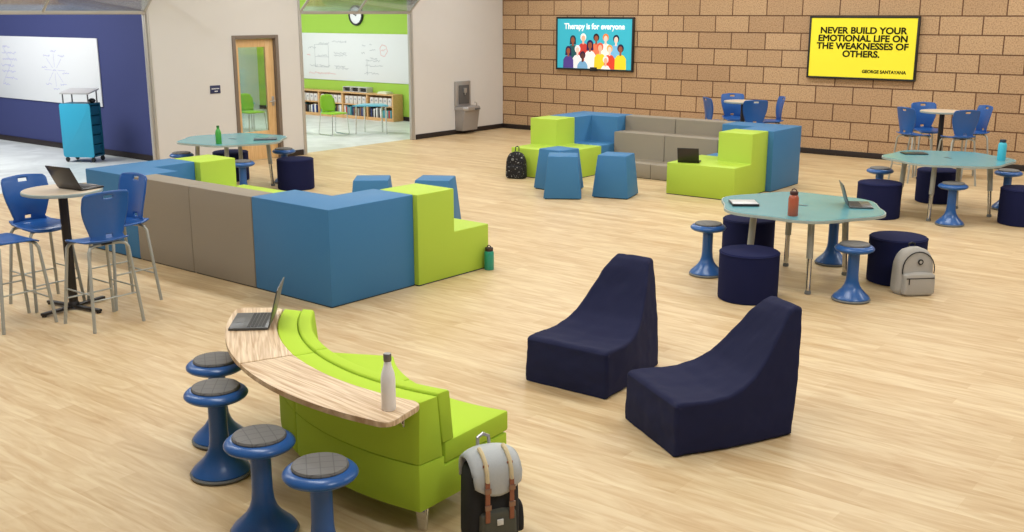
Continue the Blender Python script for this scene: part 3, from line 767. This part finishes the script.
# ---------------------------------------------------------------- curved sofa with laminate ledge
def sofa(w0, w1, f0, f1, label, first):
    """w0, w1 = end angles on the outer curve; f0, f1 = end angles on the inner curve (the ends are cut slightly off the radius)"""
    mid = (w0+w1)/2
    t = thing('curved_sofa', label, 'sofa', (-3.562, 5.22, 0), 0, 'curved sofa sections with laminate ledge')
    t.rotation_euler = (0, 0, R(mid+90))
    def cut(wo, wi, g):
        return lambda r: R(-90 + (wo+(wi-wo)*(1.84-r)/(1.84-1.14)) - mid) + g
    g = R(.1)
    A0, A1 = cut(w0, f0, g), cut(w1, f1, -g)
    MB().arc([(1.16, .13), (1.84, .13), (1.84, .378), (1.67, .375), (1.67, .325), (1.16, .325)], A0, A1, 20, bev=.009).build('base', M_SOFA, t)
    MB().arc([(1.685, .38), (1.84, .38), (1.83, .692), (1.825, .70), (1.715, .70)], A0, A1, 20, bev=.009).build('backrest', M_SOFA, t)
    MB().arc([(1.605, .445), (1.682, .445), (1.712, .70), (1.705, .712), (1.64, .712), (1.63, .70)], A0, A1, 20, bev=.008).build('back_cushion', M_SOFA, t)
    MB().arc([(1.145, .33), (1.665, .33), (1.665, .445), (1.145, .445)], A0, A1, 20, bev=.014).build('seat_cushion', M_SOFA, t)
    for r in (1.23, 1.77):
        for a in (A0(r)+R(2.0)*1.5/r, A1(r)-R(2.0)*1.5/r):
            x, y = r*math.cos(a), r*math.sin(a)
            m = MB(); m.box((x-.014, y-.032, .0), (x+.014, y+.032, .132), .005, rot=Matrix.Rotation(a, 3, 'Z'))
            for vv in m.bm.verts:
                if vv.co.z < .06: vv.co.x = x+(vv.co.x-x)*.75; vv.co.y = y+(vv.co.y-y)*.75
            m.build('leg', M_CHROME, t)
    # ledge outline, rounded at the free end
    a0, a1 = R(-90+w0-mid), R(-90+w1-mid)
    ri, ro = 1.832, 2.125; rc = .05
    e = R(.15)
    n = 22; pts = []
    A0, A1 = a0+e, a1-e
    if first: A1 = a1+R(.7)
    else: A0 = a0
    def arcpts(r, s, q, n): return [(r*math.cos(s+(q-s)*i/n), r*math.sin(s+(q-s)*i/n)) for i in range(n+1)]
    def corner(r, a, sr, sa):   # rounded corner at radius r, angle a; sr, sa = inward signs
        cr, ca = r+sr*rc, a+sa*rc/r; out = []
        for k in range(6):
            th = k/5*math.pi/2
            out.append((cr - sr*rc*math.cos(th), ca - sa*rc*math.sin(th)/r))
        return [(q*math.cos(w_), q*math.sin(w_)) for q, w_ in out]
    if first:     # free end at A1
        outer = arcpts(ro, A0, A1-rc/ro, n); c1 = corner(ro, A1, -1, -1); c2 = corner(ri, A1, 1, -1)[::-1]
        inner = arcpts(ri, A1-rc/ri, A0, n); pts = outer+c1[1:]+c2[:-1]+inner
    else:
        inner = arcpts(ri, A1, A0+rc/ri, n); c1 = corner(ri, A0, 1, 1); c2 = corner(ro, A0, -1, 1)[::-1]
        outer = arcpts(ro, A0+rc/ro, A1, n); pts = outer+inner+c1[1:]+c2[:-1]
    tb = MB().prism(pts, .678, .706, .006).build('ledge', M_ZEBRA, t)
    for a in (a0+R(4), a1-R(2.5)):
        m = MB(); x, y = math.cos(a), math.sin(a)
        m.box((-.012, -.14, -.0), (.012, .0, .012), .003); m.box((-.012, -.012, -.09), (.012, .0, 0), .003)
        m.tube([(0, -.13, .0), (0, -.015, -.08)], .008)
        o = m.build('bracket', M_CHROME, tb, loc=(1.85*x, 1.85*y, .664)); o.rotation_euler = (0, 0, a+R(90))
    return t
sofa(-112, -79.5, -112, -73.6, 'lime curved sofa section with striped wood ledge holding the white bottle', True)
sofa(-142.3, -112, -134.5, -112, 'lime curved sofa section with striped wood ledge holding the grey laptop', False)

# ---------------------------------------------------------------- wobble stools
ws = thing('wobble_stool', 'x', 'stool')
MB().lathe([(.0, .0), (.15, .0), (.166, .006), (.17, .016), (.165, .024), (0, .024)], 36).build('floor_ring', M_RUB, ws)
MB().lathe([(.158, .022), (.161, .03), (.150, .046), (.120, .074), (.090, .105), (.068, .14), (.056, .18), (.051, .23), (.050, .30), (.050, .44), (.07, .455), (.0, .455)], 36).build('pedestal', M_STOOL, ws)
MB().lathe([(.05, .430), (.10, .436), (.145, .448), (.163, .458), (.172, .470), (.172, .478), (.165, .488), (.150, .500), (.136, .504), (0, .504)], 36).build('seat', M_STOOL, ws)
MB().lathe([(.128, .500), (.131, .510), (.126, .520), (.10, .525), (0, .527)], 36).build('seat_pad', M_PAD, ws)
u = [False]
for x, y, rz, lb in ((-5.0, 3.56, 10, 'farthest of four at the sofa ledge, beside the laptop'), (-4.61, 3.27, 0, 'second from the laptop at the sofa ledge'),
                     (-3.88, 2.98, 20, 'third from the laptop at the sofa ledge'), (-3.39, 2.93, 5, 'nearest of four at the sofa ledge'),
                     (-4.64, 9.04, 0, 'left of the orange bottle table'), (-3.18, 9.0, 30, 'beside the grey backpack'),
                     (-3.85, 10.25, 0, 'behind the orange bottle table'),
                     (-3.49, 13.08, 0, 'in front of the cyan bottle table'), (-3.23, 14.61, 0, 'right behind the cyan bottle table'),
                     (-4.62, 13.80, 0, 'at the left rim of the cyan bottle table'),
                     (-13.21, 9.07, 0, 'left of the green bottle table'), (-12.39, 10.29, 0, 'right of the green bottle table behind a drum'),
                     (-11.79, 9.05, 0, 'before the green bottle table, half hidden')):
    place(ws, u, (x, y, 0), rz, 'blue wobble stool with grey pad, '+lb, 'blue wobble stools')

# navy drums
dr = thing('drum_ottoman', 'x', 'ottoman')
MB().lathe([(.25, .0), (.262, .008), (.265, .03), (.265, .41), (.263, .428), (.255, .438), (.24, .441), (0, .443)], 48).build('cushion', M_NAVYD, dr)
MB().lathe([(.262, .418), (.268, .422), (.268, .427), (.262, .431)], 48).build('piping', M_NAVYD, dr)
u = [False]
for x, y, lb in ((-3.94, 8.49, 'in front of the flower table with the orange bottle'), (-4.62, 9.9, 'behind the front drum under the orange bottle table'), (-3.10, 9.94, 'behind the grey backpack'),
                 (-4.37, 13.09, 'left of the flower table with the cyan bottle'), (-4.13, 14.67, 'behind the legs of the flower table with the cyan bottle'), (-2.83, 13.70, 'at the right edge, beside the flower table with the cyan bottle'),
                 (-11.85, 10.04, 'right of the flower table with the green bottle'), (-13.26, 9.97, 'behind the flower table with the green bottle, by the wooden door')):
    place(dr, u, (x, y, 0), 0, 'navy fabric drum ottoman '+lb, 'navy drum ottomans')

# ---------------------------------------------------------------- flower tables
ft = thing('flower_table', 'x', 'table')
n = 96
out = [((.755+.036*math.cos(6*th))*math.cos(th), (.755+.036*math.cos(6*th))*math.sin(th)) for th in [2*math.pi*k/n for k in range(n)]]
MB().prism(out, .698, .722, .006).build('edge_band', M_TEDGE, ft)
MB().prism([(x*.985, y*.985) for x, y in out], .7205, .7255, .001).build('table_top', M_TTOP, ft)
m = MB(); m.box((-.06, -.02, .7255), (.06, .02, .7285), .001); m.box((-.03, -.006, .728), (.03, .006, .7295)); m.build('cable_grommet', mat('dark_grommet', (70, 96, 100), .5), ft)
for th in (-56, 56, 124, -124):
    x, y = math.cos(R(th)), math.sin(R(th))
    l = MB().tube([(.50*x, .50*y, .698), (.525*x, .525*y, .33)], .031, 12).build('leg', M_TUBE, ft)
    MB().tube([(.522*x, .522*y, .36), (.545*x, .545*y, .03)], .024, 12).build('leg_extension', M_CHROME, l)
    MB().lathe([(0, 0), (.028, 0), (.030, .012), (.025, .035), (0, .035)], 16, c=(.546*x, .546*y)).build('foot', M_RUB, l)
MB().box((-.3, -.02, .672), (.3, .02, .697), .003).box((-.02, -.3, .6721), (.02, .3, .6969), .003).build('under_frame', M_TUBE, ft)
u = [False]
place(ft, u, (-3.87, 9.41, 0), 0, 'aqua flower shaped table on silver legs with the orange bottle and open laptop', 'aqua flower tables')
place(ft, u, (-3.76, 13.73, 0), -35, 'aqua flower shaped table with the cyan bottle, by the right edge', 'aqua flower tables')
place(ft, u, (-12.53, 9.48, 0), 8, 'aqua flower shaped table with the green bottle, by the wooden door', 'aqua flower tables')

# ---------------------------------------------------------------- high tables and cafe chairs
ht = thing('high_table', 'x', 'table')
MB().lathe([(.310, 1.018), (.323, 1.022), (.325, 1.032), (.323, 1.044), (.317, 1.047), (.310, 1.047)], 56).build('edge_band', M_TEDGE, ht)
MB().lathe([(0, 1.0185), (.309, 1.0185), (.316, 1.048), (0, 1.048)], 56).build('table_top', M_MAPLE, ht)
MB().lathe([(.13, 1.008), (.13, 1.018), (0, 1.018)], 24).build('top_plate', M_BLACK, ht)
MB().tube([(0, 0, 1.012), (0, 0, .04)], .038, 20).build('column', M_BLACK, ht)
m = MB()
for a in (0, 90, 180, 270):
    rm = Matrix.Rotation(R(a), 3, 'Z')
    m.box((.0, -.022, .012), (.325, .022, .036), .006, rot=rm, piv=(0, 0, .024))
    m.lathe([(0, 0), (.02, 0), (.02, .014), (0, .014)], 12, c=(.305*math.cos(R(a)), .305*math.sin(R(a))))
m.lathe([(.05, .02), (.05, .05), (.036, .07), (0, .07)], 20)
m.build('cross_base', M_BLACK, ht)
u = [False]
HTS = [(-8.405, 4.575), (-4.72, 16.7), (-7.93, 16.52)]
for (x, y), rz, lb in zip(HTS, (10, 45, 45), ('in the left foreground with the black laptop', 'against the block wall below the yellow screen', 'against the block wall behind the far seating cluster')):
    place(ht, u, (x, y, 0), rz, 'round maple high table '+lb, 'round high tables')

def cafe_chair():
    t = thing('cafe_chair', 'x', 'chair')          # faces +X, seat centre at the origin
    # seat: shallow moulded pan with waterfall front
    m = MB(); g = []; N_, K = 12, 12
    for i in range(N_+1):
        s = i/N_; x = -.2+.41*s; row = []
        hw = .165+.045*math.sin(min(1, s*1.25)*math.pi/2)
        if s > .8: hw -= .05*((s-.8)/.2)**2
        for j in range(K+1):
            uu = j/K*2-1
            z = .705+.012*uu*uu-.012*(1-uu*uu)*math.sin(math.pi*s) - .03*max(0, (s-.75)/.25)**2 + .02*max(0, (.15-s)/.15)
            row.append(m.bm.verts.new((x-(.03*uu*uu if s > .8 else 0), uu*hw, z)))
        g.append(row)
    for i in range(N_):
        for j in range(K): m.bm.faces.new((g[i][j], g[i+1][j], g[i+1][j+1], g[i][j+1]))
    o = m.build('seat', M_PLAS, t, smooth=60); sd = o.modifiers.new('s', 'SOLIDIFY'); sd.thickness = .014; sd.offset = 0
    # backrest: rounded shield, grip hole near the top and slot near the bottom
    m = MB(); g = []; N_, K = 28, 20
    for i in range(N_+1):
        s = i/N_
        z = .715+.41*s; x = -.19-.04*s**1.3+.02*math.sin(math.pi*s)
        hw = .138+.068*math.sin(min(1, s/.72)*math.pi/2)**1.5
        if s < .12: hw = .158-(.02*s/.12)
        if s > .72: hw = .206-.006*(s-.72)/.28
        if s > .93: hw -= .022*((s-.93)/.07)**2
        row = []
        for j in range(K+1):
            uu = j/K*2-1
            row.append(m.bm.verts.new((x+.035*uu*uu, uu*hw, z-(.012*uu*uu if s > .9 else 0))))
        g.append(row)
    for i in range(N_):
        for j in range(K):
            s = (i+.5)/N_; uu = abs((j+.5)/K*2-1)
            if .845 < s < .925 and uu < .10+(s-.845)*1.9: continue
            if .07 < s < .14 and uu < .22: continue
            m.bm.faces.new((g[i][j], g[i][j+1], g[i+1][j+1], g[i+1][j]))
    o = m.build('backrest', M_PLAS, t, smooth=60); sd = o.modifiers.new('s', 'SOLIDIFY'); sd.thickness = .012; sd.offset = 0
    for sx in (-1, 1):
        for sy in (-1, 1):
            MB().tube([(sx*.12, sy*.02, .685), (sx*.14, sy*.11, .685), (sx*.152, sy*.155, .673), (sx*.163, sy*.175, .64), (sx*.222, sy*.222, .0)], .0138, 10).build('leg', M_TUBE, t)
    m = MB(); m.box((-.14, -.05, .678), (.14, .05, .695), .004); m.build('seat_plate', M_BLKP, t)
    m = MB(); q = .222-.059*.30/.6; qy = .222-.047*.3/.6
    m.tube([(-q, -qy, .30), (q, -qy, .30)], .007, 8); m.tube([(-q, qy, .30), (q, qy, .30)], .007, 8)
    m.tube([(q+.0, -qy, .22), (q, qy, .22)], .007, 8); m.tube([(-q, -qy, .25), (-q, qy, .25)], .007, 8)
    m.build('footrest', M_TUBE, t)
    return t
cc = cafe_chair(); u = [False]
def ring(ti, angs, rad, labels, grp, spots=None):
    x0, y0 = HTS[ti]
    for k, (a, r_, lb) in enumerate(zip(angs, rad, labels)):
        p = spots[k] if spots else (x0+r_*math.cos(R(a)), y0+r_*math.sin(R(a)))
        place(cc, u, (p[0], p[1], 0), a+180, lb, grp)
ring(0, (0, 90, 180, 270), (.52, .40, .44, .52),
     ('tall blue chair at the foreground high table, its back turned to us', 'tall blue chair between the foreground high table and the taupe block',
      'tall blue chair left of the black laptop with its front to us', 'tall blue chair at the left edge, only its seat and legs showing'), 'tall blue chairs at the foreground high table',
     ((-7.81, 4.505), (-8.275, 4.985), (-8.76, 4.53), (-8.355, 4.04)))
ring(1, (44, 131, 236, -45), (.50, .48, .48, .50),
     ('tall blue chair right of the high table under the yellow screen', 'tall blue chair behind the high table under the yellow screen, front to us',
      'tall blue chair left of the high table under the yellow screen, in side view', 'tall blue chair in front of the high table under the yellow screen, back to us'), 'tall blue chairs under the yellow screen')
ring(2, (38, 131, 229, -48), (.46, .52, .46, .52),
     ('tall blue chair at the right of the high table behind the far cluster', 'tall blue chair behind the high table beyond the far cluster, front to us',
      'tall blue chair left of the high table behind the far cluster, side view', 'tall blue chair in front of the high table behind the far cluster, back to us'), 'tall blue chairs behind the far cluster')

# ---------------------------------------------------------------- laptops and tablets
def laptop(label, loc, rz, shell, open_deg, wd=.32, dp=.22):
    """hinge along local +Y, user side -Y"""
    t = thing('laptop', label, 'laptop', loc, rz)
    MB().box((-wd/2, -dp/2, .002), (wd/2, dp/2, .016), .004).build('body', shell, t)
    m = MB()
    for i in range(5):
        for j in range(13):
            x = -wd/2+.022+j*(wd-.044)/13; y = -.01+i*.021
            m.box((x, y, .016), (x+(wd-.044)/13-.003, y+.017, .018))
    m.build('keyboard', M_KEYS, t, smooth=0)
    MB().box((-.045, -dp/2+.012, .0155), (.045, -dp/2+.07, .0168)).build('touchpad', M_LAPG if shell is M_LAPD else M_STEELD, t, smooth=0)
    hp = (0, dp/2, .014)
    ld = bpy.data.objects.new  # lid
    rot = Matrix.Rotation(-R(open_deg-180)+math.pi, 3, 'X')
    # lid modelled closed-flat forward then turned about the hinge
    rr = Matrix.Rotation(-R(open_deg), 3, 'X')
    lid = MB().box((-wd/2, dp/2-dp, .012), (wd/2, dp/2, .020), .003, rot=rr, piv=hp).build('lid', shell, t)
    MB().box((-wd/2+.01, dp/2-dp+.01, .0112), (wd/2-.01, dp/2-.014, .0122), rot=rr, piv=hp).build('screen', M_SCREEN, lid, smooth=0)
    return t
laptop('grey open laptop on the striped ledge of the curved sofa', (-4.905, 3.77, .706), -47, M_LAPG, 105, .33, .23)
laptop('black open laptop on the round high table in the left foreground', (-8.345, 4.715, 1.048), 188, M_LAPD, 118, .31, .22)
laptop('black open laptop on the lime block of the far seating cluster', (-7.10, 13.17, .45), 200, M_LAPD, 112, .30, .22)
laptop('open grey laptop on the flower table beside the orange bottle', (-3.425, 9.72, .7255), 118, M_LAPG, 108, .33, .215)
def tablet(label, loc, rz, mtop, wd=.26, dp=.18, th=.014):
    t = thing('tablet', label, 'tablet', loc, rz)
    MB().box((-wd/2, -dp/2, .001), (wd/2, dp/2, th), .004).build('case', M_LAPD, t)
    MB().box((-wd/2+.006, -dp/2+.006, th-.0005), (wd/2-.006, dp/2-.006, th+.0015), .001).build('face', mtop, t)
tablet('white faced tablet in a dark case on the orange bottle table', (-4.32, 9.12, .7255), 36, mat('white_tablet_face', (205, 208, 212), .3), .25, .25, .024)
tablet('dark tablet at the left rim of the flower table with the cyan bottle', (-4.22, 13.86, .7255), 36, mat('dark_green_face', (50, 66, 62), .3), .3, .2)
tablet('dark tablet at the right rim of the flower table with the green bottle', (-12.1, 9.72, .7255), 50, mat('grey_blue_face', (96, 116, 128), .3), .32, .22)

# ---------------------------------------------------------------- bottles
def bottle(label, loc, prof, mb, cap, mc, loop=False):
    t = thing('water_bottle', label, 'bottle', loc)
    MB().lathe(prof, 24).build('flask', mb, t)
    MB().lathe(cap, 20).build('cap', mc, t)
    if loop:
        z = cap[-1][1]; MB().tube([(-.022, 0, z-.006), (-.02, 0, z+.014), (0, 0, z+.022), (.02, 0, z+.014), (.022, 0, z-.006)], .005).build('carry_loop', mc, t)
    return t
bottle('slim white bottle with steel cap standing on the curved sofa ledge', (-3.275, 3.262, .706),
       [(0, 0), (.031, 0), (.034, .006), (.034, .15), (.030, .18), (.019, .215), (.016, .235), (0, .235)], mat('white_enamel', (250, 248, 249), .35),
       [(.0175, .236), (.019, .24), (.019, .268), (.017, .273), (0, .273)], mat('steel_cap', (130, 128, 126), .35, metal=.5))
bottle('orange translucent bottle with dark cap on the flower table next to the open laptop', (-3.715, 8.86, .7255),
       [(0, 0), (.042, 0), (.046, .008), (.046, .155), (.040, .178), (.032, .19), (0, .19)], mat('orange_plastic', (176, 92, 68), .25, noise=.1, nscale=20),
       [(.034, .19), (.037, .193), (.037, .218), (.034, .222), (0, .222)], mat('dark_red_cap', (70, 34, 34), .5), True)
bottle('cyan bottle with dark cap on the right flower table', (-3.18, 13.92, .7255),
       [(0, 0), (.048, 0), (.05, .006), (.05, .19), (.042, .21), (.034, .22), (0, .22)], mat('cyan_enamel', (70, 190, 215), .4),
       [(.036, .22), (.038, .222), (.038, .25), (.034, .254), (0, .254)], mat('navy_cap', (32, 52, 70), .5))
bottle('green bottle with narrow neck on the left flower table by the door', (-12.2, 8.99, .7255),
       [(0, 0), (.038, 0), (.041, .006), (.041, .15), (.034, .18), (.018, .21), (.017, .225), (0, .225)], mat('green_enamel', (70, 165, 70), .35),
       [(.018, .225), (.02, .228), (.02, .252), (0, .254)], mat('dark_green_cap', (50, 110, 60), .5))
bottle('teal green bottle with dark cap on the floor beside the lime stepped block', (-6.46, 7.90, 0),
       [(0, 0), (.046, 0), (.049, .006), (.049, .15), (.049, .175), (.042, .19), (0, .19)], mat('teal_green_enamel', (40, 150, 128), .3),
       [(.038, .19), (.041, .193), (.041, .222), (.036, .226), (0, .226)], mat('brown_black_cap', (52, 34, 36), .5), True)

# ---------------------------------------------------------------- backpacks
def rounded_bag(w0, w1, d, h, z0=0, n=10, power=.5, topround=.35):
    """closed soft body: width w0 at the base, w1 near the top, rounded crown"""
    m = MB(); rings = []; N_ = 18; K = 32
    for i in range(N_+1):
        s = i/N_
        z = z0+h*s
        wdt = (w0+(w1-w0)*s)
        if s > 1-topround:
            q = (s-(1-topround))/topround; f = math.sqrt(max(0, 1-q*q)); wdt *= .25+.75*f; dd = d*(.3+.7*f)
        else: dd = d*(1+.12*math.sin(math.pi*s/(1-topround)))
        if s < .08: k = .86+.14*math.sqrt(s/.08); wdt *= k; dd *= k
        ring = []
        for j in range(K):
            a_ = 2*math.pi*j/K; cx, sx = math.cos(a_), math.sin(a_)
            ring.append(m.bm.verts.new((wdt/2*math.copysign(abs(cx)**power, cx), dd/2*math.copysign(abs(sx)**power, sx), z)))
        rings.append(ring)
    for A, B in zip(rings, rings[1:]):
        for j in range(K): m.bm.faces.new((A[j], A[(j+1) % K], B[(j+1) % K], B[j]))
    m.bm.faces.new(rings[0][::-1]); m.bm.faces.new(rings[-1])
    return m
# foreground backpack: front faces local -Y
M_BKB = mat('charcoal_canvas', (40, 40, 42), .9, noise=.12, nscale=120, bump=.2)
M_BKG = mat('pale_grey_canvas', (186, 190, 192), .85, noise=.06, nscale=120, bump=.2)
M_TAN = mat('tan_leather', (150, 92, 66), .55, noise=.1)
M_CREAM = mat('cream_webbing', (214, 196, 156), .8, noise=.06)
bp = thing('backpack', 'charcoal backpack with pale grey flap and leather straps by the curved sofa end', 'backpack', (-2.965, 3.62, 0), 62)
rounded_bag(.27, .25, .17, .44, topround=.2, power=.45).build('body', M_BKB, bp)
m = MB(); g = []
N_, K = 14, 12
for i in range(N_+1):
    s = i/N_      # from the back seam over the crown and down the front
    ang = R(150-190*s) if s < .62 else None
    for_y = [(.085, .36), (.088, .40), (.085, .435), (.065, .462), (.03, .475), (-.01, .478), (-.05, .468), (-.085, .445), (-.105, .415), (-.113, .38), (-.116, .355), (-.117, .33), (-.116, .31), (-.114, .29), (-.112, .275)]
    y, z = for_y[i]
    row = []
    for j in range(K+1):
        uu = j/K*2-1; hw = .126-.012*max(0, (s-.6)/.4)
        drop = .035*abs(uu)**3 if s < .62 else 0
        lip = .05*uu*uu*max(0, (s-.75)/.25)
        row.append(m.bm.verts.new((uu*hw, y*(1-.12*uu*uu), z-drop+lip)))
    g.append(row)
for i in range(N_):
    for j in range(K): m.bm.faces.new((g[i][j], g[i+1][j], g[i+1][j+1], g[i][j+1]))
o = m.build('flap', M_BKG, bp, smooth=80); sd = o.modifiers.new('s', 'SOLIDIFY'); sd.thickness = .012; sd.offset = 0
for x in (-.062, .062):
    m = MB(); m.tube([(x, -.02, .487), (x, -.06, .475), (x, -.098, .445), (x, -.12, .40), (x, -.126, .355)], .011, 8); st = m.build('strap', M_CREAM, bp)
    MB().box((x-.012, -.131, .15), (x+.012, -.123, .36), .003).build('leather_tab', M_TAN, st)
    for z in (.30, .215): MB().box((x-.017, -.135, z), (x+.017, -.129, z+.028), .003).build('buckle', mat('antique_metal', (150, 120, 104), .35, metal=.6), st)
    MB().box((x-.014, -.108, .425), (x+.014, -.098, .437), .002).build('leather_keeper', M_TAN, st)
m = rounded_bag(.19, .18, .06, .17, topround=.15, power=.4); o = m.build('front_pocket', mat('olive_grey_canvas', (84, 84, 74), .85, noise=.08), bp, loc=(0, -.095, .03))
MB().box((-.016, -.135, .13), (.016, -.127, .16), .002).build('white_label', mat('white_patch', (222, 222, 218), .7), bp)
MB().tube([(-.03, .075, .455), (-.028, .08, .50), (0, .082, .515), (.028, .08, .50), (.03, .075, .455)], .009).build('carry_handle', M_STEEL, bp)
for s in (-1, 1): MB().tube([(s*.07, .085, .42), (s*.085, .125, .33), (s*.09, .12, .18), (s*.1, .08, .06)], .013).build('shoulder_strap', M_BKB, bp)
m = rounded_bag(.05, .04, .11, .16, topround=.3); m.build('side_pocket', M_BKB, bp, loc=(.14, 0, .03))
# grey backpack
bp = thing('backpack', 'pale grey fabric backpack with dark zip, resting against a navy drum', 'backpack', (-2.84, 9.585, 0), 45)
M_HG = mat('heather_grey_fabric', (178, 174, 168), .9, noise=.1, nscale=160, bump=.2)
rounded_bag(.36, .34, .17, .43, topround=.42, power=.5).build('body', M_HG, bp)
m = rounded_bag(.30, .29, .10, .205, topround=.12, power=.38); m.build('front_pocket', M_HG, bp, loc=(.01, -.095, .01))
m = MB(); pts = [(-.14, -.09, .2)] + [(.012+.152*math.cos(a_), -.088+.012*math.sin(a_), .24+.158*math.sin(a_)) for a_ in [R(180-k*15) for k in range(13)]] + [(.163, -.085, .2)]
m.tube(pts, .0055, 6); m.build('zip', M_BLKP, bp)
MB().box((-.125, -.15, .165), (.14, -.142, .173), .002).tube([(-.10, -.152, .165), (-.10, -.152, .115)], .005, 6).build('pocket_zip', M_BLKP, bp)
MB().lathe([(0, 0), (.026, 0), (.026, .006), (0, .006)], 20, mat4=Matrix.Translation((.02, -.095, .31)) @ Matrix.Rotation(R(90), 4, 'X')).build('round_badge', M_BLKP, bp)
MB().lathe([(0, 0), (.014, 0), (.014, .002), (0, .002)], 16, mat4=Matrix.Translation((.02, -.1012, .31)) @ Matrix.Rotation(R(90), 4, 'X')).build('badge_centre', M_HG, bp)
MB().tube([(-.03, .04, .40), (-.028, .05, .45), (0, .052, .46), (.028, .05, .45), (.03, .04, .40)], .008).build('carry_handle', M_BLKP, bp)
for s in (-1, 1): MB().tube([(s*.08, .07, .36), (s*.1, .1, .28), (s*.11, .1, .15), (s*.12, .07, .05)], .013).build('shoulder_strap', M_HG, bp)
# black flecked backpack
bp = thing('backpack', 'black backpack with pale flecks standing at the lime block of the far cluster', 'backpack', (-9.91, 12.80, 0), 20)
rounded_bag(.33, .30, .17, .41, topround=.45, power=.55).build('body', M_SPECK, bp)
m = rounded_bag(.27, .26, .07, .19, topround=.2, power=.4); m.build('front_pocket', M_SPECK, bp, loc=(0, -.09, .015))
MB().lathe([(0, 0), (.022, 0), (.022, .004), (0, .004)], 16, mat4=Matrix.Translation((-.03, -.094, .30)) @ Matrix.Rotation(R(90), 4, 'X')).build('round_badge', M_RUB, bp)
MB().tube([(-.03, .04, .41), (-.026, .05, .475), (0, .052, .485), (.026, .05, .475), (.03, .04, .41)], .008).build('carry_handle', M_BLKP, bp)
